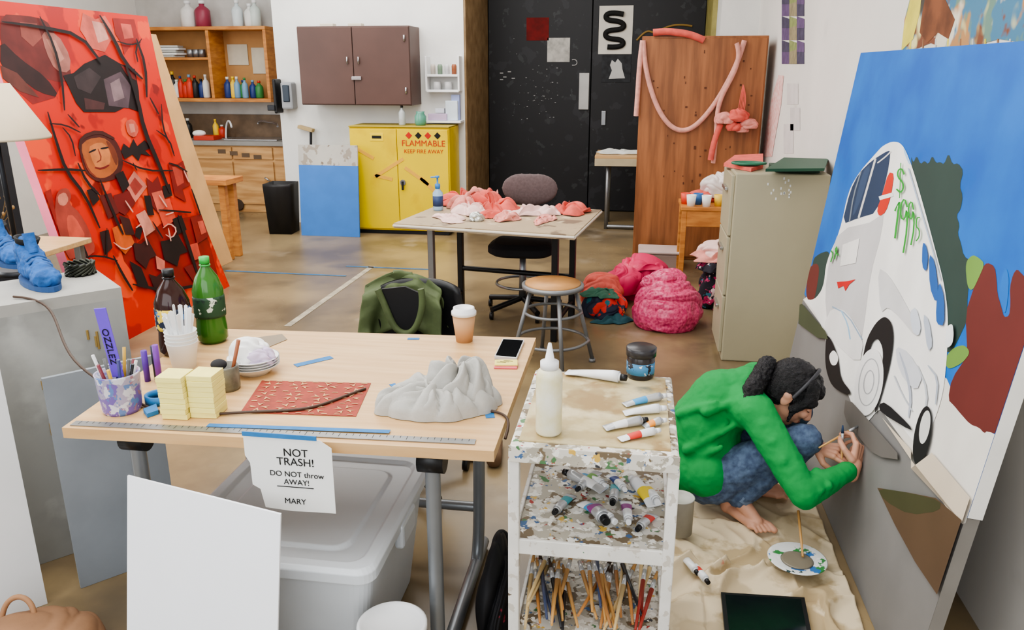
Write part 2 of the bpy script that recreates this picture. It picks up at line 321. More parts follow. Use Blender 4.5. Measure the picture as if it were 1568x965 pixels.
g=G('supply_boxes',(-1.95,8.4,1.2));zl_=1.16
box2(g,'ledge',(onY(650,190,8.45).x,8.36,zl_-.025),(onY(706,190,8.38).x,YB-.002,zl_),WHP)
for k,(u0,w_,h_,cc) in enumerate([(656,.2,.07,(190,170,200)),(682,.13,.2,(205,215,225)),(690,.09,.26,(150,160,200)),(664,.1,.05,(226,228,235))]):
    x=onY(u0,180,8.4).x;box2(g,'box_%d'%k,(x,8.38+k*.03,zl_+.001+(.07 if k==3 else 0)),(x+w_,8.42+k*.035,zl_+h_+(.07 if k==3 else 0)),M('supply%d'%k,cc,.7))
g=G('paper_towel_dispenser',(-3.9,8.4,1.5));p=onY(398,121,8.4);q=onY(426,174,8.4);box2(g,'body',(max(p.x,XL+.01),8.38,q.z),(q.x,YB-.001,p.z),BLACKP,.02);box2(g,'mouth',(p.x+.07,8.365,q.z+.03),(q.x-.02,8.385,q.z+.09),DARKM,.01)
g=G('soap_dispenser',(-3.6,8.4,1.5));p=onY(424,126,8.4);q=onY(448,168,8.4);box2(g,'body',(p.x+.02,8.42,q.z),(q.x,YB-.001,p.z),M('disp_grey',(150,152,155),.4),.02);box2(g,'window',(p.x+.05,8.405,q.z+.08),(q.x-.03,8.425,p.z-.03),M('disp_black',(30,45,60),.3),.01)
g=G('dustpan_brush',(-3.3,8.4,1.1));tube(g,'handle',[onY(476,222,8.5),onY(476,202,8.5)],.014,DARKM);p=onY(468,197,8.5);box(g,'head',(p.x,8.51,p.z),(.17,.075,.035),M('broom_wood',(190,165,120),.7),R=Matrix.Rotation(.25,4,'Y'))
# ---------------------------------------------------------------- flammable cabinet
YEL=splat('yellow_enamel',(230,200,14),[(212,180,10),(180,155,40)],2.5,[.55,.72],rough=.4,soft=.08)
g=G('flammable_storage_cabinet',(-2.4,8.25,0));yf=8.04
xa,xb=-2.94,-1.88;zt=1.12
box2(g,'carcass',(xa,yf+.02,.04),(xb,8.5,zt-.012),YEL,.008);xm2=(xa+xb)/2-.02
box2(g,'door_left',(xa+.012,yf,.06),(xm2-.003,yf+.019,zt-.03),YEL);box2(g,'door_right',(xm2+.003,yf,.06),(xb-.012,yf+.019,zt-.03),YEL)
box2(g,'base',(xa+.03,yf+.04,0),(xb-.03,8.48,.04),DARKM)
cyl(g,'latch_rose',(xm2+.05,yf-.012,.55),(xm2+.05,yf+.001,.55),.03,.03,METAL);box(g,'latch_handle',(xm2+.05,yf-.02,.52),(.02,.02,.09),DARKM)
RED=M('label_red',(190,40,20),.7)
text(g,'label_flammable','FLAMMABLE',(xb-.27,yf-.003,zt-.17),.085,RED,FRONT);text(g,'label_keep','KEEP FIRE AWAY',(xb-.27,yf-.003,zt-.25),.055,RED,FRONT)
for k in range(4): box(g,'flame_symbol_%d'%k,(xb-.42+k*.1,yf-.002,zt-.09),(.05,.003,.05),INK if k%2 else RED,R=Matrix.Rotation(.78,4,'Y'))
box(g,'label_small',(xa+.3,yf-.002,zt-.11),(.14,.003,.08),M('label_yel',(235,205,40),.6));box(g,'label_text',(xa+.3,yf-.004,zt-.11),(.1,.002,.03),INK)
for k,(x,z,l,an) in enumerate([(xa+.17,zt-.28,.2,-.5),(xa+.42,zt-.42,.36,.55),(xa+.35,zt-.52,.2,-.2),(xb-.35,zt-.5,.3,-.6),(xb-.2,zt-.62,.3,-.75)]):
    box(g,'tape_residue_%d'%k,(x,yf-.002,z),(l,.002,.035),M('tape_residue',(224,170,60),.7),R=Matrix.Rotation(-an,4,'Y'),bev=0)
box2(g,'dust_lip',(xa,yf,zt-.012),(xb,8.5,zt),M('yellow_dusty',(170,150,60),.7))
g=G('soap_pump',(onY(615,188,8.2).x,8.2,zt));bottle(g,'bottle',(onY(616,188,8.2).x,8.2,zt+.001),.035,.2,M('clear_grey',(180,185,185),.2),BLACKP)
g=G('glass_jar',(onY(644,188,8.2).x,8.2,zt));lathe(g,'jar',(onY(644,188,8.2).x,8.2,zt+.001),[(.05,0),(.06,.03),(.06,.09),(.04,.12),(.045,.14)],M('green_glass',(90,150,130),.2))
# blue panel
g=G('blue_panel',(-3.2,7.95,0));BY=7.84;bx0,bx1=onY(457,300,BY).x,onY(547,300,BY).x;ztop=onY(500,222,7.95).z;zmid=onY(500,253,7.93).z
BL=M('blue_paint',(60,118,192),.6,var=.1)
ln=lambda x,z:Vector((x,BY+.10*z/1.1,z))
face(g,'painted_part',[ln(bx0,.001),ln(bx1,.001),ln(bx1,zmid),ln(bx0,zmid)],BL,(0,.02,0));face(g,'bare_part',[ln(bx0,zmid),ln(bx1,zmid),ln(bx1,ztop),ln(bx0,ztop)],splat('bare_board',(184,180,172),[(120,106,92),(150,140,128)],9,[.64,.55]),(0,.02,0))
g=G('waste_bin',(-3.65,7.95,0));cx,cyy=-3.70,7.98
lathe(g,'bin',(cx,cyy,0),[(.17,0),(.2,.5),(.2,.53),(.185,.53),(.16,.03),(0,.03)],M('bin_black',(30,29,30),.5),4,R=Matrix.Rotation(math.pi/4+.05,4,'Z'))
# ---------------------------------------------------------------- small table by door
g=G('utility_table',(-.1,9.3,0));tz=.8
a=onZ(911,238,tz)
box2(g,'top',(a.x,a.y-.02,tz-.03),(a.x+.75,a.y+.6,tz),WOOD)
box2(g,'apron',(a.x,a.y-.02,tz-.11),(a.x+.75,a.y,tz-.03),M('table_edge',(185,170,140),.6))
for xx in (a.x+.14,a.x+.65):
    for yy in (a.y+.06,a.y+.5): cyl(g,'leg',(xx,yy,0),(xx,yy,tz-.03),.022,.022,METAL,12)
tube(g,'foot_bar',[(a.x+.14,a.y+.06,.03),(a.x+.65,a.y+.06,.03)],.02,METAL,False)
g=G('cloth_rag',(a.x+.3,a.y+.3,tz));cloth(g,'rag',2,(a.x+.28,a.y+.25,tz),(.24,.14,.06),M('rag_white',(205,205,200),.9))
# ---------------------------------------------------------------- wood wardrobe with pink garland
WD=M('redbrown_wood',(162,106,66),.45,var=.4,scale=2.2,stretch=(9,9,.8),col2=(126,80,48))
g=G('wooden_wardrobe',(.5,7.5,0));YW=7.3
x0=onZ(968,397,0).x;x1=1.06;zt=onY(1060,55,YW).z
box2(g,'carcass',(x0,YW+.012,0),(x1,YW+.45,zt),WD);box2(g,'door_panel',(x0+.012,YW,.03),(x1-.012,YW+.012,zt-.02),WD)
for k in range(30): box(g,'chip_%d'%k,(random.uniform(x0+.1,x1-.05),YW-.0015,random.uniform(.7,zt-.05)),(random.uniform(.006,.02),.002,random.uniform(.01,.03)),M('chip',(96,56,34),.7),bev=0)
PK=M('pink_cloth',(224,150,138),.9,var=.2,scale=20,bump=.2);PKW=M('pale_pink',(232,198,190),.9,var=.15,scale=20,bump=.2)
CO=M('coral_cloth',(222,104,92),.9,var=.25,scale=16,bump=.2);SAL=M('salmon_rope',(224,164,150),.9,var=.2,scale=20,bump=.3)
g=G('fabric_garland',(.5,YW-.04,1.6));q=YW-.03
tube(g,'strand_a',[onY(u,v,q) for u,v in [(984,62),(980,90),(978,120),(976,150),(974,178)]],.022,SAL)
L2=[(985,62),(986,90),(993,130),(1010,175),(1030,198),(1050,202),(1070,190),(1095,160),(1118,120),(1132,90),(1140,62)]
tube(g,'loop_a',[onY(u,v,q) for u,v in L2],.022,SAL)
tube(g,'loop_b',[onY(u,v,q-.03) for u,v in [(1128,66),(1133,80),(1128,105),(1114,130),(1096,165),(1098,200),(1092,250)]],.02,SAL)
tube(g,'coral_top',[onY(u,v,q+.02) for u,v in [(1000,50),(1020,48),(1040,50),(1060,53),(1078,62)]],.03,CO)
g=G('hanging_coral_bundle',(.8,YW-.08,1.2))
for k,(u,v,r) in enumerate([(1110,182,.08),(1130,178,.09),(1146,190,.075),(1124,194,.07),(1136,198,.05)]):
    p=onY(u,v,YW-.11);bundle(g,'knot_%d'%k,(p.x,p.y,p.z-r*.5),(r,r*.8,r*.75),CO if k%2 else PK,k+4,sub=5)
for k in range(5): tube(g,'string_%d'%k,[onY(1130+k*2,175,YW-.1),onY(1133+k*3,150,YW-.1),onY(1138,130,YW-.05)],.004,CO)
tube(g,'tail',[onY(1104,190,YW-.1),onY(1092,215,YW-.1),onY(1088,245,YW-.1)],.025,CO)
# ---------------------------------------------------------------- side table, bin and clothing
g=G('side_table',(.7,6.3,0));tz=.62;a=onZ(1043,317,tz);
box2(g,'top',(a.x,a.y,tz-.03),(a.x+.5,a.y+.45,tz),OR);
for xx in (a.x+.03,a.x+.46):
    for yy in (a.y+.03,a.y+.41): box2(g,'leg',(xx-.02,yy-.02,0),(xx+.02,yy+.02,tz-.03),OR)
box2(g,'drawer_front',(a.x+.05,a.y+.01,tz-.16),(a.x+.44,a.y+.03,tz-.03),OR)
g=G('paint_cups',(a.x+.15,a.y+.1,tz))
for k,(dx,dy,cc) in enumerate([(.08,.06,(235,235,230)),(.2,.05,(238,238,234)),(.3,.1,(238,200,80)),(.14,.15,(60,110,170)),(.04,.16,(220,80,60)),(.38,.06,(225,225,220))]):
    lathe(g,'cup_%d'%k,(a.x+dx,a.y+dy,tz),[(.03,0),(.04,.09),(.037,.09),(.028,.01),(0,.01)],M('cupc%d'%k,cc,.5),16)
g=G('scrap_fabric',(a.x+.25,a.y+.3,tz));cloth(g,'scraps',0,(a.x+.2,a.y+.33,tz),(.16,.1,.1),CO,.5);cloth(g,'plastic',3,(a.x+.32,a.y+.33,tz+.04),(.14,.1,.2),M('pale_film',(215,205,200),.3))
g=G('storage_bin',(.2,6.8,0));p=onZ(976,412,0);box2(g,'tub',(p.x+.02,p.y,0.001),(p.x+.36,p.y+.26,.14),M('clear_tub',(170,150,140),.3,alpha=.8),.02);box2(g,'lid',(p.x,p.y-.02,.14),(p.x+.38,p.y+.28,.165),M('tub_lid',(200,180,175),.4),.01)
MAG=splat('magenta_mix',(205,46,92),[(226,90,120),(170,30,70)],5,[.62,.62],rough=.7,soft=.08)
g=G('pink_bag',(.25,5.2,0))
a=onZ(960,508,0);b=onZ(1082,514,0);cx=(a.x+b.x)/2;PBC=Vector((cx,5.30,0))
PB=M('pink_net_bag',(226,96,134),.3,var=.5,scale=60,col2=(180,44,92),bump=.4,bscale=30)
heap(g,'bag_body',PBC,((b.x-a.x)*.44,.21,.2),PB,5,amp=.10,fr=1.3,taper=.3,fold=.7)
bundle(g,'bag_folds',(cx+.01,5.31,.02),((b.x-a.x)*.42,.2,.2),PB,11,amp=.14,folds=4.4)
bundle(g,'bag_mouth',(cx-.0,5.36,.27),(.12,.10,.07),PB,3,sub=5,folds=5)
bundle(g,'bag_knot',(cx-.12,5.33,.26),(.06,.05,.05),PB,15,sub=5)
g=G('clothes_pile',(-.1,5.9,0));
PAT=splat('patterned_cloth',(44,50,70),[(210,60,50),(40,110,120),(230,120,60)],7,[.54,.62,.66],rough=.85)
p=onZ(928,492,0);bundle(g,'lump_a',(p.x-.02,p.y+.14,0),(.15,.15,.11),PAT,3);bundle(g,'lump_b',(p.x-.05,p.y+.36,.02),(.15,.15,.15),CO,6);bundle(g,'lump_c',(p.x+.24,p.y+.68,.0),(.22,.16,.20),MAG,9);bundle(g,'lump_e',(p.x+.10,p.y+.50,.08),(.15,.13,.13),MAG,12);rag(g,'lump_g',(p.x+.26,p.y+.66,.24),(.17,.13,.08),MAG,4)
rag(g,'lump_d',(p.x+.03,p.y+.03,0),(.14,.12,.06),M('teal_cloth',(46,84,92),.9),2);rag(g,'lump_f',(p.x-.05,p.y+.14,.15),(.12,.1,.05),M('green_cloth',(66,110,90),.9),5)
g=G('fabric_stack',(.6,5.7,0));PAT2=splat('dark_floral',(38,34,44),[(200,60,110),(226,200,200),(60,120,140)],14,[.56,.63,.64],rough=.85)
bundle(g,'floral_pile',(.68,5.85,0),(.18,.2,.24),PAT2,31);bundle(g,'pale_pile',(.68,5.92,.32),(.2,.18,.1),PKW,8);rag(g,'pink_layer',(.64,5.82,.36),(.2,.18,.08),PK,2);rag(g,'floral_drape',(.60,5.74,.3),(.13,.12,.08),PAT2,4)
# ---------------------------------------------------------------- filing cabinet
FC=M('putty_enamel',(168,160,134),.45,var=.08,scale=2)
g=G('filing_cabinet',(.8,4.9,0));x0,x1,y0,y1,zt=.54,1.07,4.64,5.1,1.12
box2(g,'body',(x0+.02,y0,0.0),(x1,y1,zt),FC,.008)
for k in range(3):
    z0=.05+k*.355;box2(g,'drawer_%d'%k,(x0,y0+.015,z0),(x0+.02,y1-.015,z0+.345),FC);box2(g,'handle_%d'%k,(x0-.02,y0+.15,z0+.24),(x0,y1-.15,z0+.26),CHROME)
for k in range(16):
    p=onY(random.uniform(1175,1215),random.uniform(272,305),y0);box(g,'scratch_%d'%k,(p.x,y0-.0008,p.z),(.008,.001,.014),M('scratch',(215,215,210),.6),bev=0)
g=G('green_cutting_board',(.9,4.85,zt))
box2(g,'folder',(.78,4.7,zt+.001),(1.02,4.95,zt+.028),M('folder',(60,80,66),.7));face(g,'board',[Vector((*onZ(u,v,zt+.03).xy,zt+.03)) for u,v in [(1172,263),(1262,262),(1268,247),(1200,245)]],M('dark_green_board',(36,78,58),.5),(0,0,.015))
g=G('coiled_cloth_tray',(.62,4.9,zt));face(g,'pink_mat',[Vector((*onZ(u,v,zt+.002).xy,zt+.002)) for u,v in [(1108,255),(1125,242),(1168,240),(1168,258),(1150,263)]],CO,(0,0,.02))
for k,r in enumerate((.04,.055,.075)): tube(g,'green_coil_%d'%k,[(.645+r*1.3*math.cos(t*.7),4.82+r*.9*math.sin(t*.7),zt+.03+.004*k) for t in range(9)],.007,M('coil_green',(50,110,84),.5),cyc=True)
# ---------------------------------------------------------------- things on right wall
g=G('textile_strip',(XR-.01,6,2.2));cols=[(104,84,120),(140,150,96),(80,74,96),(150,140,110)]
for r in range(7):
    for c in range(3):
        u0,u1=1197+c*11.5,1197+(c+1)*11.5;v0=-30+r*18.3;v1=v0+18.3
        sl=lambda u,v:onX(u,v,XR-.002-.001*((r+c)%2))
        face(g,'patch_%d_%d'%(r,c),[sl(u0,v0),sl(u1,v0+(4 if r%2 else -4)),sl(u1,v1),sl(u0,v1)],M('patch%d'%((r*2+c*3)%4),cols[(r*2+c*3)%4],.9,var=.3,scale=20))
g=G('pink_strip_hanging',(XR-.01,6.5,1.4));face(g,'strip',[onX(u,v,XR-.003) for u,v in [(1192,115),(1200,116),(1196,160),(1188,205),(1182,240),(1166,240),(1172,200),(1182,150)]],M('pink_paper',(222,160,154),.9,var=.5,scale=30,col2=(230,206,200)))
g=G('taped_sheets',(XR-.01,6,1.4))
for k,(u0,v0,u1,v1) in enumerate([(1205,128,1222,160),(1210,165,1225,200),(1200,190,1215,235)]): face(g,'sheet_%d'%k,[onX(u0,v0,XR-.002),onX(u1,v0,XR-.002),onX(u1,v1,XR-.002),onX(u0,v1,XR-.002)],M('wall_sheet',(208,202,200),.8))
g=G('mural_painting',(XR-.01,3.2,2.4))
MUR=splat('mural_colours',(214,208,190),[(176,130,84),(104,134,120),(70,120,150),(120,72,50),(216,208,150),(70,66,60)],3.2,[.46,.48,.5,.54,.56,.6],rough=.7,soft=.04)
face(g,'painted_area',[onX(u,v,XR-.002) for u,v in [(1408,-60),(1385,30),(1380,78),(1405,74),(1425,66),(1440,72),(1500,68),(1530,60),(1568,66),(1620,60),(1640,-60)]],MUR)
face(g,'yellow_edge',[onX(u,v,XR-.003) for u,v in [(1415,-40),(1408,20),(1398,60),(1380,78),(1384,40),(1396,-10)]],M('mural_yellow',(220,208,90),.7,var=.3))
face(g,'brown_mass',[onX(u,v,XR-.003) for u,v in [(1420,-20),(1448,0),(1462,30),(1452,60),(1436,50),(1420,66),(1408,50),(1412,20)]],M('mural_brown',(130,78,48),.7,var=.5,scale=9))
for k in range(9): 
    u=1395+k*19;tube(g,'drip_%d'%k,[onX(u,60,XR-.003),onX(u-1,75+random.uniform(0,16),XR-.003)],.003,M('drip%d'%(k%3),[(220,205,80),(150,110,80),(190,190,190)][k%3],.7))
g=G('paint_drips',(XR-.01,1.9,.5))
for k in range(44):
    yy=random.uniform(1.35,1.9);zz=random.uniform(.2,.8);l=random.uniform(.04,.3);tube(g,'drip_%d'%k,[(XR-.002,yy,zz),(XR-.002,yy+random.uniform(-.02,.02),max(.02,zz-l))],random.uniform(.002,.004),M('ddrip%d'%(k%4),[(90,70,110),(80,80,86),(130,90,130),(110,110,116)][k%4],.7))
# ---------------------------------------------------------------- BUS PAINTING (leans on right wall)
YF,YN,ZJ,ZT=4.05,1.93,.588,1.75
CN=Vector((-1,0,.111)).normalized();CP=Vector((.806,0,0))
def cv(px,py,o=0):
    p=onP(px,py,CP,CN);p.y=min(max(p.y,YN+.001),YF-.001);return p+CN*o
def cz(Y,z,o=0): return Vector((.806+.111*z,Y,z))+CN*o
def panel(g,name,Y0,Y1,z0,z1,mat,th=.036):
    bm=bmesh.new();vs=[]
    for o in (0,-th):
        for (Y,z) in ((Y0,z0),(Y1,z0),(Y1,z1),(Y0,z1)): vs.append(bm.verts.new(cz(Y,z)+CN*o))
    for f in ((0,1,2,3),(7,6,5,4),(0,4,5,1),(1,5,6,2),(2,6,7,3),(3,7,4,0)): bm.faces.new([vs[i] for i in f])
    return fin(name,bm,mat,g)
cnt=[0]
def chaikin(p,it=2):
    for _ in range(it):
        q=[]
        for i in range(len(p)):
            a=p[i];b=p[(i+1)%len(p)];q+=[(a[0]*.78+b[0]*.22,a[1]*.78+b[1]*.22),(a[0]*.22+b[0]*.78,a[1]*.22+b[1]*.78)]
        p=q
    return p
def paint(g,pts,col,name='shape',rough=.6,var=.1,f=None,d=.0002,scale=5,rnd=2):
    f=f or cv
    if rnd: pts=chaikin(pts,rnd)
    cnt[0]+=1;return face(g,'%s_%d'%(name,cnt[0]),[f(u,v,.0006+cnt[0]*d) for u,v in pts],M('pt_%d_%d_%d'%tuple(col[:3]),col,rough,var=var,scale=scale))
def spx(g,pts,w,col,f=None,d=.0002,name='stroke',taper=False,it=1):
    """brush stroke: ribbon on the canvas"""
    f=f or cv
    for _ in range(it):
        q=[pts[0]]
        for a,b in zip(pts,pts[1:]): q+=[(a[0]*.75+b[0]*.25,a[1]*.75+b[1]*.25),(a[0]*.25+b[0]*.75,a[1]*.25+b[1]*.75)]
        pts=q+[pts[-1]]
    cnt[0]+=1;o=.0006+cnt[0]*d;A=[];B=[]
    for i,p in enumerate(pts):
        a=pts[max(i-1,0)];b=pts[min(i+1,len(pts)-1)];dx,dy=b[0]-a[0],b[1]-a[1];l=math.hypot(dx,dy) or 1;ww=w/2*((.25+.75*math.sin(math.pi*(i+.4)/(len(pts)+.2))) if taper else 1)
        A.append(f(p[0]-dy/l*ww,p[1]+dx/l*ww,o));B.append(f(p[0]+dy/l*ww,p[1]-dx/l*ww,o))
    bm=bmesh.new();a=[bm.verts.new(p) for p in A];b=[bm.verts.new(p) for p in B]
    for i in range(len(A)-1): bm.faces.new((a[i],a[i+1],b[i+1],b[i]))
    return fin('%s_%d'%(name,cnt[0]),bm,M('pt_%d_%d_%d'%tuple(col),col,.6,var=.1,scale=5),g)
gp=G('bus_painting',(.9,3,0))
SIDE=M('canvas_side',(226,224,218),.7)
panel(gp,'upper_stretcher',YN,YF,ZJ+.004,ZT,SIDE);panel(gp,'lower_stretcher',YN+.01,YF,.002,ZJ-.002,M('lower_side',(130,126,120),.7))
def rect(g,Y0,Y1,z0,z1,mat,o): return face(g,'field',[cz(Y0,z0,o),cz(Y1,z0,o),cz(Y1,z1,o),cz(Y0,z1,o)],mat)
rect(gp,YN,YF,ZJ+.004,ZT,M('sky_blue_paint',(24,108,192),.55,var=.25,scale=4,col2=(14,90,176)),.0005)
rect(gp,YN+.01,YF,.002,ZJ-.004,M('road_grey_paint',(126,124,122),.6,var=.12,scale=4),.0005)
paint(gp,[(1228,456),(1240,452),(1268,500),(1300,520),(1420,560),(1450,580),(1470,625),(1500,652),(1530,672),(1560,676),(1570,700),(1500,830),(1482,806),(1474,803),(1350,628)],(224,220,212),'ground',rnd=0)
paint(gp,[(1395,238),(1399,250),(1404,238),(1410,252),(1416,246),(1422,252),(1428,238),(1434,250),(1440,248),(1446,252),(1453,234),(1459,252),(1468,250),(1476,262),(1470,285),(1475,300),(1472,320),(1465,330),(1470,345),(1467,358),(1472,372),(1476,392),(1490,402),(1482,450),(1482,490),(1468,520),(1455,545),(1440,520),(1420,350),(1398,270)],(46,66,60),'tree',rnd=1)
paint(gp,[(1479,480),(1492,440),(1500,420),(1505,410),(1512,402),(1524,408),(1527,430),(1528,450),(1534,470),(1538,486),(1546,484),(1548,466),(1547,440),(1552,420),(1558,412),(1566,420),(1575,430),(1620,480),(1590,640),(1560,678),(1530,668),(1512,660),(1508,664),(1500,655),(1486,650),(1470,632),(1462,622),(1452,612),(1458,580),(1482,545)],(104,44,40),'bush',rnd=1)
paint(gp,[(1532,440),(1536,420),(1542,410),(1546,425),(1545,450),(1541,480),(1536,478),(1535,458)],(24,108,192),'sky_gap')
paint(gp,[(1479,402),(1490,390),(1500,395),(1509,404),(1500,425),(1490,446),(1482,440)],(112,150,70),'leaf')
paint(gp,[(1450,545),(1462,532),(1478,528),(1487,540),(1475,556),(1455,566),(1449,560)],(112,150,70),'leaf')
paint(gp,[(1244,398),(1256,388),(1270,384),(1272,400),(1262,440),(1252,462),(1244,452)],(46,66,60),'tree')
paint(gp,[(1238,412),(1250,402),(1256,410),(1250,450),(1244,466),(1234,454)],(104,44,40),'bush')
paint(gp,[(1343,234),(1352,224),(1366,217),(1378,218),(1387,228),(1400,262),(1418,325),(1434,385),(1446,430),(1453,478),(1452,540),(1446,600),(1434,640),(1412,690),(1396,672),(1372,640),(1350,622),(1322,656),(1310,640),(1300,600),(1272,585),(1268,530),(1258,496),(1244,472),(1230,458),(1248,460),(1262,440),(1266,400),(1287,355),(1300,292),(1318,262)],(240,238,234),'bus_body',rnd=2)
paint(gp,[(1384,224),(1388,232),(1396,252),(1393,252),(1386,236)],(160,196,230))
paint(gp,[(1346,338),(1356,306),(1352,355),(1334,420),(1324,500),(1314,556),(1290,520),(1268,500),(1264,450),(1270,400),(1286,352)],(200,198,198),'bus_front',rnd=1)
paint(gp,[(1303,292),(1316,266),(1336,246),(1362,230),(1365,234),(1360,268),(1344,326),(1316,334),(1290,344)],(40,58,86),'windscreen',rnd=1)
paint(gp,[(1322,262),(1336,250),(1322,300),(1310,328),(1306,330)],(54,74,104),'window_glare',rnd=1)
spx(gp,[(1342,243),(1330,285),(1316,334)],3,(214,212,208));spx(gp,[(1320,262),(1308,300),(1302,340)],2,(120,130,140))
spx(gp,[(1345,250),(1358,240),(1366,232)],2,(214,212,208))
paint(gp,[(1362,264),(1371,266),(1366,300),(1358,325),(1348,332),(1344,322),(1352,300)],(206,50,34),'red_panel',rnd=1)
spx(gp,[(1348,304),(1369,298)],6,(240,238,234),it=0)
paint(gp,[(1292,375),(1318,365),(1312,403),(1288,408)],(232,230,226),'window_patch',rnd=0)
paint(gp,[(1283,432),(1298,431),(1312,428),(1302,436),(1296,446),(1293,438),(1285,442)],(200,40,40),'star',rnd=0)
paint(gp,[(1346,410),(1362,420),(1384,456),(1412,510),(1404,516),(1380,486),(1362,470),(1350,480)],(210,209,209),'shade',rnd=1)
paint(gp,[(1262,500),(1276,470),(1300,478),(1325,520),(1318,560),(1275,520)],(226,224,222),'bumper',rnd=1)
spx(gp,[(1276,470),(1300,482),(1322,520)],2,(150,170,190));spx(gp,[(1290,476),(1300,496),(1304,520)],2,(150,190,220))
paint(gp,[(1374,530),(1394,540),(1416,576),(1406,600),(1386,580),(1376,556)],(208,210,216),'panel_shade',rnd=1)
spx(gp,[(1380,540),(1392,575),(1398,610),(1394,640)],4,(176,182,194),taper=True);spx(gp,[(1372,576),(1384,604),(1400,630)],2,(186,190,196));spx(gp,[(1408,560),(1424,600),(1418,640)],3,(190,194,200),taper=True);spx(gp,[(1424,560),(1440,580),(1436,620)],3,(176,184,196),taper=True)
paint(gp,[(1396,478),(1406,470),(1414,500),(1410,516),(1400,508)],(204,210,220),'panel_shade',rnd=1);paint(gp,[(1416,480),(1426,490),(1432,530),(1424,540)],(182,190,204),'panel_shade',rnd=1)
spx(gp,[(1394,258),(1412,318),(1430,378),(1444,430)],2,(170,186,206))
paint(gp,[(1416,372),(1421,374),(1425,392),(1422,418),(1415,408)],(40,94,164),'side_window',rnd=1)
paint(gp,[(1426,388),(1435,400),(1441,445),(1437,466),(1427,440)],(40,94,164),'side_window',rnd=1)
paint(gp,[(1442,428),(1450,456),(1450,500),(1438,497),(1437,474)],(40,94,164),'side_window',rnd=1)
paint(gp,[(1322,560),(1330,520),(1344,495),(1358,484),(1369,494),(1372,520),(1366,560),(1352,610),(1342,640),(1346,600),(1354,570),(1356,535),(1348,518),(1338,524),(1330,552)],(24,24,26),'arch')
paint(gp,[(1334+22*math.cos(t*.4)+6*math.sin(t*.4),586-52*math.sin(t*.4)) for t in range(16)],(232,230,228),'wheel')
for rr in (.7,.35): spx(gp,[(1334+22*rr*math.cos(t*.42)+6*rr*math.sin(t*.42),586-52*rr*math.sin(t*.42)) for t in range(16)],1.6,(170,170,172))
paint(gp,[(1268,512),(1276,520),(1286,545),(1290,580),(1308,602),(1300,606),(1276,592),(1266,560)],(24,24,26),'arch')
paint(gp,[(1272,545),(1280,535),(1288,548),(1284,560),(1276,560)],(232,231,228),'lamp')
paint(gp,[(1417+13*math.cos(t*.4)+7*math.sin(t*.4),668-46*math.sin(t*.4)) for t in range(16)],(26,26,28),'rear_wheel')
paint(gp,[(1421+8*math.cos(t*.4)+4*math.sin(t*.4),655-26*math.sin(t*.4)) for t in range(16)],(210,210,206),'rear_hub')
paint(gp,[(1350,620),(1360,616),(1398,652),(1402,662),(1352,632)],(30,30,32),'sill',rnd=1)
paint(gp,[(1355,640),(1400,690),(1400,718),(1432,694),(1492,764),(1482,806),(1474,803),(1400,705)],(210,196,176),'verge',rnd=0)
paint(gp,[(1452,520),(1456,500),(1464,496),(1466,512),(1464,528),(1455,535)],(232,234,234),'mirror')
GRN=(44,150,50)
spx(gp,[(1389,268),(1385,258),(1379,262),(1379,272),(1387,280),(1388,290),(1383,296),(1377,290)],2.6,GRN,name='price');spx(gp,[(1384,250),(1382,304)],1.4,GRN,it=0)
spx(gp,[(1375,324),(1382,310),(1375,366)],3.2,GRN,it=0,name='price')
spx(gp,[(1394,318),(1390,304),(1384,314),(1384,334),(1390,338),(1394,318),(1394,350),(1388,388)],2.8,GRN,name='price')
spx(gp,[(1404,322),(1401,308),(1396,316),(1397,332),(1401,338),(1404,320),(1405,350),(1400,376)],2.6,GRN,name='price')
spx(gp,[(1414,334),(1409,334),(1408,348),(1413,352),(1413,364),(1408,370)],2,GRN,name='price')
spx(gp,[(1276,402),(1280,390),(1276,384)],2,GRN);spx(gp,[(1282,398),(1287,376),(1282,384),(1288,392)],2,GRN)
paint(gp,[(1226,464),(1232,466),(1268,508),(1272,520),(1256,518),(1226,496)],(70,78,56),'verge_green',rnd=0)
paint(gp,[(1300,606),(1345,655),(1390,706),(1346,700),(1318,668),(1296,640)],(106,102,98),'shadow',rnd=1)
paint(gp,[(1349,748),(1400,756),(1440,764),(1490,812),(1490,900),(1442,912),(1408,862),(1376,804)],(92,72,54),'verge_brown',rnd=0)
paint(gp,[(1349,748),(1400,756),(1448,768),(1446,784),(1400,790),(1360,768)],(70,68,44),'verge_dark',rnd=1)
# ---------------------------------------------------------------- RED PAINTING (left)
RN=Vector((1,0,.206)).normalized();RP=Vector((-3.2,0,0))
def edge(z): return 5.80-.12*math.sin(math.pi*z/2.05)
def rv(px,py,o=0):
    p=onP(px,py,RP+RN*0,RN);p.y=min(max(p.y,4.175),edge(min(max(p.z,0),2.05))-.005)
    if p.z>2.045: p+=Vector((.206,0,-1))*(p.z-2.045)
    return p+RN*o
def rz_(Y,z,o=0): return Vector((-3.2-.206*z,Y,z))+RN*o
gr=G('red_painting',(-3.4,5,0))
REDP=splat('red_paint',(212,44,24),[(172,28,20),(228,76,40),(130,24,20),(220,104,76)],3.0,[.52,.58,.67,.72],rough=.5,soft=.03)
def rs(u,v,o): 
    z=v*2.05;y=4.17+(edge(z)-4.17)*u;return rz_(y,z,o)
for nm,oo,mm in (('canvas',0,REDP),('stretcher_back',-.03,M('stretcher_wood',(190,150,100),.7))):
    sheet(gr,nm,lambda u,v,oo=oo:rs(u,v,oo),6,20,mm)
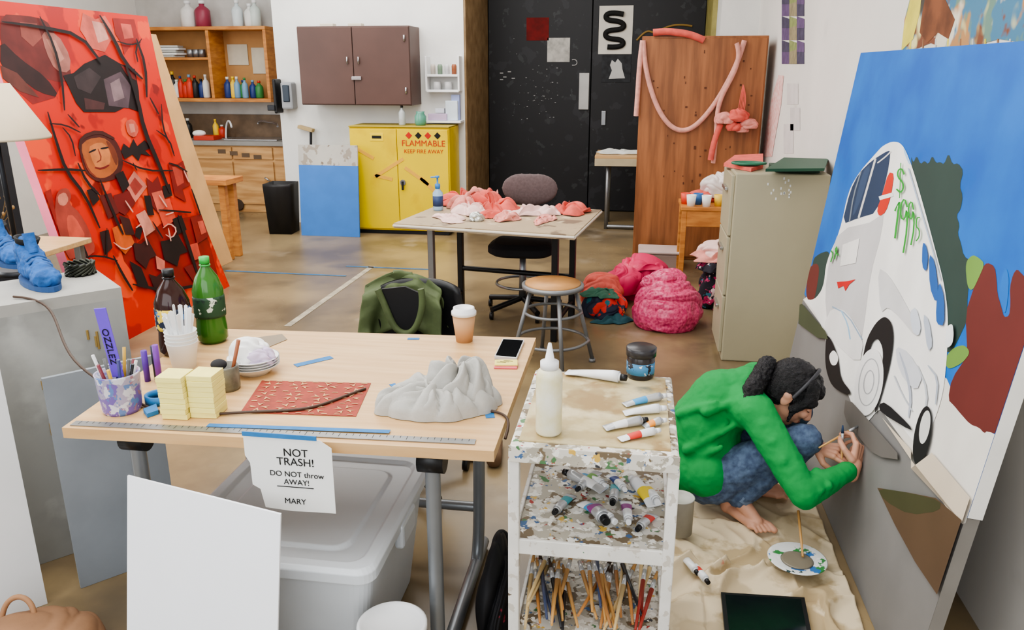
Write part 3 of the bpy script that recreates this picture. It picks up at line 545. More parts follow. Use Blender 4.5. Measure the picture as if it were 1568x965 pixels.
def strip(nm,fa,mm):
    bm=bmesh.new();n=20;a=[bm.verts.new(fa(i/n,0)) for i in range(n+1)];b=[bm.verts.new(fa(i/n,-.03)) for i in range(n+1)]
    for i in range(n): bm.faces.new((a[i],a[i+1],b[i+1],b[i]))
    fin(nm,bm,mm,gr)
strip('edge_far',lambda t,o:rs(1,t,o),REDP);strip('edge_near',lambda t,o:rs(0,t,o*2),M('pink_edge',(240,130,160),.6));strip('edge_top',lambda t,o:rs(t,1,o),REDP);strip('edge_bottom',lambda t,o:rs(t,0,o),REDP)
def RPt(pts,col,r=0): paint(gr,pts,col,'figure',f=rv,d=.0002,var=.35,scale=9,rnd=r)
def RS(pts,w,col,t=True): spx(gr,pts,w,col,f=rv,d=.0002,taper=t)
cnt[0]=0
DK=(30,14,16);MR=(116,24,22);BRW=(128,50,30);OX=(156,34,24)
RPt([(0,24),(60,28),(92,60),(104,110),(84,150),(50,160),(0,120)],(140,34,30),0)
RPt([(160,300),(196,330),(210,372),(250,340),(300,330),(320,370),(334,424),(260,452),(220,440),(190,400)],(150,28,22),0)
RPt([(0,22),(40,24),(70,30),(84,52),(95,70),(92,90),(112,112),(98,128),(60,118),(20,88),(0,70)],(112,40,36),1)
RPt([(0,60),(30,90),(70,118),(92,150),(60,142),(30,120),(0,104)],(52,24,24),1);RPt([(0,100),(26,112),(46,134),(60,150),(30,140),(0,120)],(104,54,46))
RPt([(30,34),(56,36),(64,58),(50,72),(32,56)],(146,72,62))
RPt([(62,48),(88,52),(108,88),(106,112),(84,108),(70,80)],(172,108,96),1);RPt([(70,60),(84,62),(98,90),(88,98)],(196,134,118))
RPt([(126,20),(146,30),(160,24),(170,40),(176,58),(168,64),(160,80),(138,74),(130,58),(122,46)],(214,100,84));RPt([(140,32),(158,36),(166,60),(150,66)],(222,156,142))
RPt([(172,28),(205,30),(215,70),(202,66),(190,84),(184,64),(176,52)],(156,34,28));RPt([(184,36),(200,38),(204,58),(190,60)],(210,90,76))
RPt([(96,116),(112,112),(128,98),(160,84),(184,98),(206,106),(212,140),(214,172),(192,164),(176,172),(128,172),(116,158),(104,132)],DK)
RPt([(158,122),(184,110),(200,132),(196,166),(166,162)],(92,72,80));RPt([(168,128),(182,120),(190,150),(174,156)],(136,112,116))
RPt([(112,118),(136,104),(154,118),(138,144),(118,136)],(60,46,48));RPt([(128,150),(160,158),(158,168),(130,168)],(78,42,42));RPt([(184,100),(204,108),(208,124),(194,116)],(120,30,26))
RPt([(118,218),(130,208),(146,206),(160,202),(176,214),(186,234),(188,256),(178,274),(156,280),(142,276),(128,262)],(84,28,22),1)
RPt([(122,224),(134,213),(156,210),(170,220),(180,240),(180,256),(170,268),(156,274),(140,270),(132,256)],(176,94,46),1);RPt([(134,226),(146,219),(158,219),(168,232),(168,252),(154,262),(142,252)],(206,124,70),1)
RPt([(160,214),(172,222),(180,240),(178,256),(172,244),(166,228)],(120,54,30),1)
RS([(135,234),(146,229)],3,DK);RS([(153,228),(165,226)],3,DK);RS([(149,228),(155,244),(147,249)],2,BRW);RS([(144,257),(155,259),(166,253)],3,MR);RS([(126,240),(134,262),(146,272)],3,BRW)
RS([(120,228),(124,210),(150,201),(174,213)],6,(70,26,20))
RPt([(184,232),(188,220),(197,227),(203,213),(209,224),(220,215),(231,226),(221,231),(231,240),(215,236),(211,247),(202,237),(190,244)],DK,0)
RPt([(190,186),(203,182),(212,198),(206,212),(194,206)],(214,96,76),1);RPt([(196,190),(204,190),(206,202),(199,204)],(232,140,120))
RPt([(190,284),(204,262),(224,286),(206,310)],(214,124,106),0);RPt([(197,284),(205,272),(217,286),(206,300)],(170,60,50),0)
RPt([(172,300),(196,292),(206,312),(190,330),(176,322)],MR)
RPt([(84,300),(90,290),(102,288),(108,300),(104,312),(120,326),(134,350),(146,384),(132,394),(98,398),(90,360),(82,330)],(168,66,52),1)
RPt([(86,300),(98,294),(104,306),(98,316),(88,314)],(214,130,108),1);RPt([(100,330),(112,330),(132,366),(112,382),(102,356)],(206,86,66),1)
RPt([(60,296),(76,290),(84,330),(80,350),(66,330)],OX)
RPt([(222,272),(232,280),(240,270),(250,300),(240,306),(244,330),(228,312)],MR,0);RPt([(236,310),(258,304),(268,336),(250,350)],(224,80,56),0)
RPt([(256,250),(268,254),(280,246),(290,284),(278,290),(284,310),(266,300)],(140,28,22),0);RPt([(262,256),(276,254),(280,280),(270,286)],(200,70,54))
RPt([(202,372),(214,374),(224,366),(238,392),(228,396),(222,412),(206,398)],(64,20,20),0);RPt([(170,350),(190,340),(204,372),(190,390),(176,376)],(206,92,36),0)
RPt([(244,370),(256,368),(270,358),(286,386),(274,390),(270,408),(250,398)],DK,0);RPt([(226,420),(238,424),(250,414),(262,440),(240,456)],(56,18,18),0);RPt([(280,410),(304,400),(318,430),(300,440)],MR,0)
RPt([(206,330),(220,322),(236,352),(222,362)],(216,140,120),0);RPt([(230,296),(246,292),(254,316),(240,326)],(216,100,80),0)
RPt([(150,300),(168,296),(180,326),(164,336)],(100,28,24),0);RPt([(262,336),(276,330),(284,352),(270,360)],DK,0);RPt([(290,334),(306,328),(318,362),(300,374)],(140,30,26),0)
RPt([(196,400),(214,410),(226,440),(210,440)],DK,0);RPt([(150,356),(164,352),(170,380),(158,392)],(52,20,20),0);RPt([(246,286),(258,282),(262,300),(250,304)],DK,0);RPt([(218,300),(228,300),(234,330),(224,330)],DK,0)
RPt([(180,330),(196,336),(204,360),(190,360)],(66,24,22),0);RPt([(286,376),(300,372),(306,396),(292,400)],(210,80,60),0);RPt([(236,392),(250,400),(250,416),(238,412)],(212,120,100),0)
RPt([(174,268),(186,262),(196,284),(186,296)],DK,0);RPt([(130,292),(142,288),(150,306),(140,316)],DK,0);RPt([(206,346),(216,350),(212,368),(204,362)],DK,0);RPt([(300,340),(308,338),(314,356),(306,360)],(214,90,70),0)
for L_,w in [([(0,34),(60,42),(120,54),(154,98)],5),([(150,24),(172,60),(188,96),(216,122)],5),([(58,26),(80,70),(92,120),(96,170)],4),([(70,172),(84,220),(98,262),(128,300),(150,350)],5),([(52,262),(98,260),(128,262)],4),([(190,100),(208,150),(218,200),(240,250),(258,296)],6),([(270,330),(284,370),(300,420)],5),([(116,250),(130,280),(150,300)],4),([(150,276),(172,330),(186,360)],4),([(120,366),(132,396)],3),([(256,250),(304,266)],3),([(240,322),(290,326)],3),([(206,60),(220,100),(222,150)],4),([(184,246),(220,262),(262,262)],3),([(200,436),(250,446),(310,436)],5),([(170,392),(184,420),(200,446)],4),
 ([(214,60),(204,76),(208,96)],2.5),([(176,64),(196,70),(212,66)],2.5),([(92,196),(106,212),(112,240)],2.5),([(72,190),(96,192),(120,204)],2.5),([(236,200),(256,214),(264,240)],2.5),([(244,160),(246,196),(256,220)],2.5),([(100,176),(118,196)],2.5),([(226,150),(240,176)],2.5),([(160,350),(160,396)],2.5),([(200,250),(206,262)],2),([(290,290),(304,330)],2.5),([(230,340),(246,366)],2.5),([(110,396),(150,392),(176,400)],3)]: RS(L_,w,DK)
for L_ in [[(246,350),(256,342),(268,352),(260,366),(250,360)],[(170,372),(186,384),(198,378)],[(188,308),(200,326)],[(214,346),(222,376)],[(250,330),(262,326)],[(254,350),(258,370)],[(204,350),(212,344)],[(240,300),(252,318)],[(278,262),(286,280)]]: RS(L_,2.2,(224,160,144))
g=G('tan_board',(-3.9,6.2,0));box(g,'board',(-3.72,6.15,1.0),(.03,.5,1.95),M('tan_wood',(206,162,110),.6,var=.2,scale=3),R=Matrix.Rotation(-.24,4,'Y'))
g=G('dark_storage_shelf',(-4.6,4.6,0));box2(g,'case',(-4.9,4.1,0),(-4.2,4.9,1.25),M('slate_case',(52,62,78),.6));box2(g,'bin_blue',(-4.85,4.07,.6),(-4.25,4.1,.9),M('bin_navy',(34,54,92),.6));box2(g,'bin_red',(-4.85,4.07,.2),(-4.25,4.1,.5),M('bin_grey',(90,90,92),.6))
# ---------------------------------------------------------------- lamp at left on side desk
sd=onZ(74,384,.76);SDX=sd.x
g=G('side_desk',(SDX-.4,3.4,0));sy0,sy1=2.95,sd.y+.35
box2(g,'top',(SDX-.95,sy0,.73),(SDX,sy1,.76),WOOD)
for xx in (SDX-.9,SDX-.05):
    for yy in (sy0+.05,sy1-.05): box2(g,'leg',(xx-.02,yy-.02,0),(xx+.02,yy+.02,.73),METAL)
SH=M('lampshade_beige',(206,190,164),.8,var=.06)
ly=3.25;pe=onY(62,214,ly);LC=Vector((pe.x-.22,ly,0));zl=pe.z
g=G('desk_lamp',(LC.x,ly,.76))
lathe(g,'shade',(LC.x,LC.y,zl),[(.22,0),(.22,.01),(.09,.24),(.088,.24),(.216,.0)],SH,36);cyl(g,'pole',(LC.x,LC.y,.78),(LC.x,LC.y,zl+.22),.012,.012,DARKM);cyl(g,'base',(LC.x,LC.y,.761),(LC.x,LC.y,.785),.1,.09,DARKM);cyl(g,'bulb_holder',(LC.x,LC.y,zl+.08),(LC.x,LC.y,zl+.16),.02,.02,BLACKP)
# ---------------------------------------------------------------- pedestal + boards, left
CON=splat('grey_pedestal_paint',(156,156,152),[(138,138,134),(172,172,168),(110,108,104)],3,[.5,.55,.72],rough=.75,soft=.12)
g=G('plinth_box',(-1.95,2.3,0));C=Vector((-1.76,2.45,0));u=Vector((-.66,-.75,0)).normalized();w=Vector((-.75,.66,0)).normalized();ZP=.95
P=[C,C+u*.75,C+u*.75+w*.36,C+w*.36]
face(g,'body',[p+Vector((0,0,.001)) for p in P],CON,(0,0,ZP-.04));face(g,'top_slab',[p+Vector((0,0,ZP-.039)) for p in P],M('plinth_top',(160,158,152),.7,bump=.2),(0,0,.039))
for k in range(10):
    p=C+u*random.uniform(.05,.3)+w*-.002;z_=random.uniform(.45,.9);tube(g,'ochre_drip_%d'%k,[p+Vector((0,0,z_)),p+Vector((0,0,z_-random.uniform(.02,.08)))],.004,M('ochre',(150,124,70),.7))
g=G('white_board',(-2,1.8,0));a=Vector((-1.86,1.975,0.001));b=a+u*.6;face(g,'board',[a,b,b+Vector((0,0,.89)),a+Vector((0,0,.89))],WHP,tuple(Vector((.75,-.66,0)).normalized()*.02))
g=G('grey_board',(-1.7,2.2,0));a=Vector((-1.80,2.06,0.001));b=a-u*.33;face(g,'board',[a,b,b+Vector((0,0,.76)),a+Vector((0,0,.76))],M('slate_grey',(140,146,152),.6),tuple(Vector((.75,-.66,0)).normalized()*.015))
def shoe(g,name,c,ang,mat,sole,s=1):
    R=Matrix.Translation(Vector(c))@Matrix.Rotation(ang,4,'Z')
    def T(x,y,z): return R@Vector((x*s,y*s,z*s))
    it=[('e',T(.08,0,.04),(.06*s,.048*s,.037*s),Matrix.Rotation(ang,4,'Z')),('c',T(.06,0,.045),T(-.02,0,.065),.040*s,.046*s),('c',T(-.02,0,.055),T(-.1,0,.05),.044*s,.038*s),('c',T(-.1,0,.05),T(-.1,0,.12),.038*s,.038*s),('c',T(-.03,.0,.09),T(-.1,0,.125),.038*s,.038*s)]
    blobs(g,name+'_upper',it,mat,.005,3,.016,.022)
    lathe(g,name+'_opening',T(-.075,0,.140),[(.036*s,0),(.042*s,.02*s),(.034*s,.02*s),(.028*s,.002),(0,.002)],INK,20,R=Matrix.Rotation(.2,4,'Y'))
    pts=[T(.15*math.cos(t*math.pi/10),.053*math.sin(t*math.pi/10),0.001) for t in range(20)];face(g,name+'_sole',pts,sole,(0,0,.018*s))
    for k in range(5): tube(g,name+'_lace_%d'%k,[T(.05-.022*k,-.032,.074+.009*k),T(.045-.022*k,0,.1+.009*k),T(.05-.022*k,.032,.074+.009*k)],.004,sole)
    tube(g,name+'_tongue',[T(-.02,0,.11),T(-.035,0,.15),T(-.04,0,.18)],.02*s,mat)
g=G('blue_sneakers',(-1.95,2.5,ZP));BS=M('blue_suede',(44,98,166),.8,var=.4,scale=20,bump=.4)
shoe(g,'left',(*onZ(62,436,ZP).xy,ZP),-.62,BS,M('dark_blue_sole',(44,80,130),.7),1.0);shoe(g,'right',(*onZ(14,404,ZP).xy,ZP),-.5,BS,M('dark_blue_sole',(44,80,130),.7),.95)
g=G('ornament_wire_bowl',(-1.95,2.65,ZP));c=onZ(124,420,ZP)
for k in range(14):
    an=k*.45;tube(g,'wire_%d'%k,[(c.x+.05*math.cos(an),c.y+.05*math.sin(an),ZP+.004),(c.x+.06*math.cos(an+.8),c.y+.06*math.sin(an+.8),ZP+.025),(c.x+.05*math.cos(an+1.7),c.y+.05*math.sin(an+1.7),ZP+.045)],.005,M('dark_bronze',(58,60,50),.4,.5))
lathe(g,'bowl',(c.x,c.y,ZP+.001),[(.04,0),(.048,.03),(.042,.03),(.03,.006),(0,.006)],DARKM)
g=G('dried_flowers',(-2.3,2.6,.76))
c=Vector((onZ(4,372,.76).x,onZ(4,372,.76).y,.76));c.y=max(c.y,3.0)
lathe(g,'vase',c,[(.03,0),(.045,.05),(.03,.1),(.034,.12)],DARKM)
for k in range(22):
    d=Vector((random.uniform(-.07,.07),random.uniform(-.05,.05),random.uniform(.16,.26)));tube(g,'stem_%d'%k,[c+Vector((0,0,.1)),c+d*.7,c+d],.002,M('dry_stem',(110,90,60),.9));ell(g,'head_%d'%k,c+d,(.008,.008,.012),M('dry_head',(150,120,80),.9),sub=1)
g=G('paper_bag',(-1.75,1.6,0));bundle(g,'bag',(-1.66,1.66,0),(.2,.2,.1),M('kraft_brown',(150,112,82),.8,var=.25,bump=.2),41,amp=.12,folds=3);tube(g,'handle',[(-1.80,1.74,.12),(-1.80,1.77,.2),(-1.71,1.78,.2),(-1.70,1.75,.12)],.008,M('kraft_strap',(160,120,88),.8))
# ---------------------------------------------------------------- DESK
DZ=.76
g=G('plywood_desk',(-.9,2.2,0));FL_=(-1.49,1.745);FR=(-.32,1.785);BR_=(-.325,2.68);BL_=(-1.56,2.60)
face(g,'top',[Vector((*q,DZ-.03)) for q in (FL_,FR,BR_,BL_)],WOOD,(0,0,.03))
LEGM=M('leg_grey_metal',(138,142,146),.35,.5)
for xx in (-.49,-1.33):
    tube(g,'leg_front',[(xx,1.82,DZ-.03),(xx,1.82,.04)],.021,LEGM,False);tube(g,'leg_back',[(xx,2.44,DZ-.03),(xx,2.44,.2),(xx,2.43,.06),(xx,2.36,.025)],.021,LEGM)
    tube(g,'foot_bar',[(xx,1.78,.025),(xx,2.5,.025)],.022,LEGM,False);tube(g,'brace',[(xx,1.82,DZ-.06),(xx,2.44,DZ-.06)],.018,LEGM,False)
    cyl(g,'knuckle_front',(xx-.035,1.82,DZ-.055),(xx+.035,1.82,DZ-.055),.034,.034,BLACKP)
tube(g,'cross_bar',[(-1.33,2.44,.2),(-.49,2.44,.2)],.018,LEGM,False)
for k,(a,b,ww) in enumerate([((452,560),(508,547),.03),((744,612),(751,640),.025),((740,632),(756,622),.025),((600,588),(622,604),.02),((624,519),(642,519),.02)]):
    p=onZ(*a,DZ+.001);q=onZ(*b,DZ+.001);d=(q-p).normalized();n=Vector((-d.y,d.x,0))*ww/2;face(g,'blue_tape_%d'%k,[p-n,q-n,q+n,p+n],BLUETAPE,(0,0,.0006))
g=G('steel_ruler',(-.95,1.77,DZ))
a=onZ(112,649,DZ);b=onZ(728,678,DZ);d=(b-a).normalized();n=Vector((-d.y,d.x,0))*.014
a.z=b.z=DZ+.001;face(g,'blade',[a-n,b-n,b+n,a+n],M('ruler_steel',(140,140,138),.4,.6),(0,0,.002))
for k in range(60):
    p=a.lerp(b,(k+1)/61);l=.012 if k%5 else .02;q=p+n.normalized()*.013;face(g,'tick_%d'%k,[q+Vector((0,0,.0024)),q+d*.0012+Vector((0,0,.0024)),q+d*.0012-n.normalized()*l+Vector((0,0,.0024)),q-n.normalized()*l+Vector((0,0,.0024))],INK)
p=onZ(318,651,DZ+.004);q=onZ(597,661,DZ+.004);face(g,'tape_strip',[p-n*.7,q-n*.7,q+n*.7,p+n*.7],BLUETAPE,(0,0,.0006))
g=G('red_block_print',(-1,1.95,DZ));qa=[onZ(u,v,DZ+.001) for u,v in [(368,632),(545,638),(568,587),(401,583)]]
PR=M('print_red',(158,64,46),.7,var=.25,scale=40);PRC=M('print_cream',(200,154,108),.7)
face(g,'sheet',qa,PR,(0,0,.0008))
def bil(u,v,o=.0022): 
    p=qa[0].lerp(qa[1],u).lerp(qa[3].lerp(qa[2],u),v);p.z+=o;return p
for i in range(4):
    for j in range(3):
        cu_,cv_=(i+.5)/4,(j+.5)/3
        for m_ in range(4):
            an=m_*math.pi/2+(i+j)*.4;face(g,'petal_%d_%d_%d'%(i,j,m_),[bil(cu_+.02*math.cos(an),cv_+.03*math.sin(an)),bil(cu_+.10*math.cos(an-.35),cv_+.13*math.sin(an-.35)),bil(cu_+.065*math.cos(an),cv_+.085*math.sin(an)),bil(cu_+.10*math.cos(an+.3),cv_+.13*math.sin(an+.3))],PRC)
for k in range(9):
    uu=(k+.5)/9
    for v_ in (.03,.34,.66,.97): face(g,'border_dash',[bil(uu-.03,v_-.01),bil(uu+.03,v_-.01),bil(uu+.02,v_+.01),bil(uu-.02,v_+.01)],PRC)
# shirt: twisted bunch of jersey whose folds spiral round a centre and run out to the left
GRYC=M('grey_jersey',(176,174,168),.95,var=.08,scale=30,bump=.12)
g=G('crumpled_shirt',(-.6,2.05,DZ));c=onZ(668,632,DZ)
def swirl(name,cx,cy,rx,ry,h,turn,nf,seed,rz=0,n=96):
    off=Vector((seed*3.7,seed*1.9,0));ca,sa=math.cos(rz),math.sin(rz);bm=bmesh.new();rings=[]
    for i in range(41):
        r=i/40;ring=[]
        for j in range(n):
            th=2*math.pi*j/n;d=Vector((math.cos(th),math.sin(th),0));nn=noise.noise(d*r*1.6+off)
            ph=nf*th/2+turn*r+1.5*nn;f=abs(math.sin(ph))**.6;f2=abs(math.sin(ph*2+2.4*r+1.3*noise.noise(d*r*2.5-off)))**.8
            k=1+.22*noise.noise(d*1.2+off)+.06*(f-.5);rr=r*k
            dome=math.sqrt(max(0,1-r**2.6));crest=.32+.52*f+.16*f2
            z=h*dome*(crest*(.35+.65*min(1,r*2.2))+.45*(1-min(1,r*2.2)))*(1+.3*noise.noise(d*r*1.1+off*2))
            bulge=1+.10*f*(1-abs(2*r-1.1));x=d.x*rr*rx*bulge;y=d.y*rr*ry*bulge
            ring.append(bm.verts.new((cx+x*ca-y*sa,cy+x*sa+y*ca,DZ+.002+z)))
        rings.append(ring)
    for a,b in zip(rings,rings[1:]):
        for j in range(n): bm.faces.new((a[j],a[(j+1)%n],b[(j+1)%n],b[j]))
    bmesh.ops.remove_doubles(bm,verts=bm.verts[:],dist=.00005)
    return fin(name,bm,GRYC,g,True)
swirl('shirt_base',c.x+.0,c.y+.045,.165,.115,.095,1.4,9,3,.25)
swirl('shirt_twist',c.x+.05,c.y+.07,.105,.09,.15,3.2,7,8,.6)
swirl('shirt_front',c.x-.01,c.y-.005,.11,.07,.085,2.0,7,12,.1)
swirl('shirt_sleeve',c.x-.10,c.y+.015,.085,.055,.07,1.6,5,17,.5)
g=G('paper_coffee_cup',(-.55,2.6,DZ));c=onZ(711,522,DZ);lathe(g,'cup',(c.x,c.y,DZ),[(.029,0),(.041,.1)],M('kraft_sleeve',(194,150,108),.7));lathe(g,'lid',(c.x,c.y,DZ+.098),[(.044,0),(.044,.012),(.038,.016),(.037,.026),(.03,.026),(.028,.022),(0,.022)],WHP)
g=G('smartphone',(-.4,2.55,DZ));qa2=[Vector((*onZ(u,v,DZ+.012).xy,DZ+.001)) for u,v in [(757,545),(791,548),(803,520),(770,518)]];face(g,'case',qa2,M('phone_case',(205,205,205),.4),(0,0,.01))
cc=sum(qa2,Vector())/4;face(g,'screen',[cc+(p-cc)*.92+Vector((0,0,.0106)) for p in qa2],M('phone_screen',(14,15,18),.1))
g=G('sticky_note_stack',(-.42,2.5,DZ));c=onZ(775,560,DZ);box(g,'pink_pad',(c.x,c.y-.003,DZ+.003),(.075,.06,.006),M('pink_note',(232,120,130),.8),rz=.1);box(g,'yellow_pad',(c.x,c.y+.002,DZ+.009),(.075,.05,.006),M('yellow_note',(236,222,130),.8),rz=.15)
for k in range(3): box(g,'scribble_%d'%k,(c.x-.015+.01*k,c.y-.005+.008*k,DZ+.0125),(.03,.002,.0006),INK,bev=0)
g=G('yellow_sticky_blocks',(-1.3,1.85,DZ));c=onZ(290,636,DZ)
YN_=M('sticky_yellow',(244,232,144),.8,var=.12,scale=60,stretch=(.2,.2,12));
for k in range(8): box(g,'pad_%d'%k,(c.x-.026+random.uniform(-.002,.002),c.y+random.uniform(-.002,.002),DZ+.0085+k*.0155),(.073,.073,.015),YN_,rz=.05+random.uniform(-.03,.03),bev=.001)
for k in range(8): box(g,'padb_%d'%k,(c.x+.049+random.uniform(-.001,.001),c.y+.02+random.uniform(-.002,.002),DZ+.0085+k*.0155),(.073,.073,.015),YN_,rz=.05+random.uniform(-.02,.02),bev=.001)
g=G('blue_tape_roll',(-1.45,1.95,DZ));c=onZ(236,618,DZ);lathe(g,'roll',(c.x+.008,c.y+.014,DZ+.001),[(.038,0),(.038,.024),(.03,.024),(.03,0),(.038,0)],BLUETAPE,32)
face(g,'loose_end',[onZ(u,v,DZ+.001) for u,v in [(220,632),(226,640),(243,634),(240,624)]],BLUETAPE,(0,0,.012))
g=G('paint_splashed_pencil_jar',(-1.5,1.9,DZ));c=onZ(188,628,DZ);JM=splat('jar_splat',(176,168,194),[(120,100,170),(206,206,218),(100,130,184),(160,120,140)],22,[.5,.54,.58,.62],rough=.4)
c.x=max(c.x,-1.46)
lathe(g,'jar',(c.x,c.y,DZ),[(.048,0),(.052,.01),(.058,.11),(.06,.115),(.055,.115),(.05,.02),(0,.02)],JM)
for k in range(12):
    an=k*.55;r=.04;b=Vector((c.x+r*.5*math.cos(an),c.y+r*.5*math.sin(an),DZ+.03));t=Vector((c.x+.052*math.cos(an),c.y+.052*math.sin(an),DZ+random.uniform(.13,.175)));cyl(g,'pen_%d'%k,b,t,.0045,.0045,M('penc%d'%(k%6),[(30,30,34),(210,210,210),(120,50,60),(200,160,60),(60,60,120),(90,90,90)][k%6],.4),8)
pb=Vector((c.x-.005,c.y+.0,DZ+.10))
box(g,'purple_award_ribbon',pb+Vector((-.004,0,.10)),(.036,.004,.2),M('ribbon_purple',(108,74,200),.5),R=Matrix.Rotation(-.12,4,'Y'));text(g,'ribbon_text','OZZLEZ',pb+Vector((-.004,-.004,.09)),.028,INK,Matrix.Rotation(-.12,4,'Y')@FRONT@Matrix.Rotation(-math.pi/2,4,'Z'))
g=G('marker_pens',(-1.4,2.05,DZ));c=onZ(231,584,DZ)
for k in range(3): cyl(g,'marker_%d'%k,(c.x+k*.02-.01,c.y+.02*(k%2),DZ),(c.x+k*.02-.01,c.y+.02*(k%2),DZ+.1+.01*k),.009,.009,M('mk%d'%k,[(90,50,150),(40,40,50),(120,60,160)][k],.4),12)
g=G('foam_cup_stack',(-1.35,2.2,DZ));c=onZ(283,562,DZ)
for k in range(4): lathe(g,'cup_%d'%k,(c.x,c.y,DZ+k*.012),[(.036,0),(.048,.085),(.05,.088),(.047,.088),(.034,.006),(0,.006)],PAPER,28)
for k in range(13):
    an=k*.48;b=Vector((c.x+.02*math.cos(an),c.y+.02*math.sin(an),DZ+.06));t=Vector((c.x+.042*math.cos(an),c.y+.042*math.sin(an),DZ+random.uniform(.17,.2)));s_=Vector((math.cos(an*2),math.sin(an*2),0))*.007
    face(g,'handle_%d'%k,[b-s_*.6,b+s_*.6,t+s_,t+Vector((0,0,.004)),t-s_],WHP,tuple(Vector((-s_.y,s_.x,0)).normalized()*.002))
g=G('small_paint_jar',(-1.2,2.05,DZ));c=onZ(349,595,DZ);lathe(g,'jar',(c.x,c.y,DZ),[(.036,0),(.038,.01),(.038,.07),(.036,.075),(.033,.075),(.033,.015),(0,.015)],M('dirty_glass',(130,128,114),.3,var=.5,scale=25));cyl(g,'brush',(c.x+.01,c.y,DZ+.02),(c.x+.04,c.y+.02,DZ+.15),.005,.006,M('brush_brown',(150,90,60),.5),10);ell(g,'sponge',(c.x-.015,c.y-.01,DZ+.08),(.024,.022,.016),M('sponge_dark',(46,46,48),.9),sub=3)
g=G('paper_bowls',(-1.15,2.2,DZ));c=onZ(390,570,DZ)
for k in range(4): lathe(g,'bowl_%d'%k,(c.x,c.y,DZ+k*.008),[(.045,0),(.075,.028),(.08,.03),(.074,.03),(.044,.004),(0,.004)],PAPER,36)
bundle(g,'paper_wad',(c.x-.015,c.y+.01,DZ+.03),(.06,.05,.05),PAPER,4,sub=5,amp=.34,folds=4);bundle(g,'lilac_wad',(c.x+.03,c.y-.01,DZ+.03),(.04,.035,.038),M('lilac_stain',(206,190,214),.8),6,sub=5,amp=.34,folds=4)
g=G('paper_scrap',(-1.15,2.35,DZ));face(g,'scrap',[onZ(u,v,DZ+.001) for u,v in [(380,545),(440,520),(432,512),(370,520)]],M('dark_scrap',(140,126,108),.8),(0,0,.001))
def soda(name,u,v,liq,cap,lab,r=.05,h=.30):
    c=onZ(u,v,DZ);g=G(name,(c.x,c.y,DZ));k=h/.3
    lathe(g,'bottle',(c.x,c.y,DZ),[(r*.8,0),(r,.015*k),(r,.05*k),(r*.94,.09*k),(r,.14*k),(r,.19*k),(r*.72,.235*k),(r*.3,.27*k),(r*.28,.285*k)],liq,32)
    lathe(g,'label',(c.x,c.y,DZ+.095*k),[(r*1.01,0),(r*1.03,.01),(r*1.03,.065),(r*1.01,.075)],lab,32);lathe(g,'cap',(c.x,c.y,DZ+.283*k),[(r*.33,0),(r*.33,.022),(0,.022)],cap,24);lathe(g,'collar',(c.x,c.y,DZ+.274*k),[(r*.36,0),(r*.36,.004)],cap,24)
soda('cola_bottle',273,540,M('cola',(48,22,16),.1,var=.05),BLACKP,splat('label_mix',(30,40,60),[(220,190,60),(60,110,170),(220,220,220)],30,[.55,.6,.62]),r=.056,h=.285)
soda('lemon_lime_bottle',327,522,M('green_pet',(60,112,44),.12,var=.05),M('cap_green',(60,180,80),.4),splat('label_green',(40,74,48),[(210,215,200),(30,50,40)],30,[.6,.62]),r=.052,h=.30)
g=G('not_trash_note',(-.95,1.72,.65));yy=1.728
pz=[(369,670),(420,668),(455,674),(487,678),(505,690),(512,790),(482,788),(445,786),(404,780),(396,752),(384,745),(380,712),(372,700)]
face(g,'paper',[onY(u,v,yy)+Vector((0,.012,0)) for u,v in pz],PAPER,(0,-.001,0))
for k,(u,v,s_,t_) in enumerate([(450,697,.034,'NOT'),(450,711,.034,'TRASH!'),(452,730,.024,'DO NOT throw'),(452,742,.024,'AWAY!'),(450,771,.025,'MARY')]): text(g,'line_%d'%k,t_,onY(u,v,yy)+Vector((0,.009,0)),s_*.9,INK,FRONT,ext=.0003)
p=onY(425,670,yy);box(g,'tape',(p.x,yy+.008,p.z),(.2,.003,.012),BLUETAPE,bev=0);p=onY(450,749,yy);box(g,'underline',(p.x,yy+.009,p.z),(.1,.001,.002),INK,bev=0)
g=G('brown_cable',(-1.2,1.9,.8));CB=M('cable_brown',(70,52,40),.5)
pts=[Vector((-2.02,2.26,.958)),Vector((-1.93,2.26,.957)),Vector((-1.86,2.25,.92)),Vector((-1.7,2.05,.82))]+[Vector((*onZ(u,v,DZ).xy,DZ+.006)) for u,v in [(200,612),(240,636),(300,640),(400,632),(480,632),(520,612),(560,598)]]
tube(g,'cable',pts,.004,CB)
tube(g,'cable_right',[Vector((*onZ(u,v,DZ).xy,DZ+.006)) for u,v in [(700,632),(740,630),(775,634),(782,650)]]+[Vector((-.31,1.9,.74))],.004,CB)
# ---------------------------------------------------------------- under the desk
TP=M('tote_plastic',(204,209,214),.35,var=.04)
g=G('storage_tote',(-.98,2,0))
def rrect(cx,cy,w,d,z,r=.05,n=6):
    o=[]
    for k,(sx,sy) in enumerate([(1,1),(-1,1),(-1,-1),(1,-1)]):
        for i in range(n+1):
            a=(k*90+i*90/n)*math.pi/180;o.append((cx+sx*(w/2-r)+r*math.cos(a),cy+sy*(d/2-r)+r*math.sin(a),z))
    return o
def loft(g,name,rings,mat,cap=(True,True)):
    bm=bmesh.new();R_=[[bm.verts.new(p) for p in r] for r in rings];n=len(R_[0])
    for a,b in zip(R_,R_[1:]):
        for i in range(n): bm.faces.new((a[i],a[(i+1)%n],b[(i+1)%n],b[i]))
    if cap[0]: bm.faces.new(R_[0][::-1])
    if cap[1]: bm.faces.new(R_[-1])
    return fin(name,bm,mat,g,bev=.003)
cx,cy_=-.95,2.04
loft(g,'tub',[rrect(cx,cy_,.5,.52,.002),rrect(cx,cy_,.59,.61,.385)],TP)
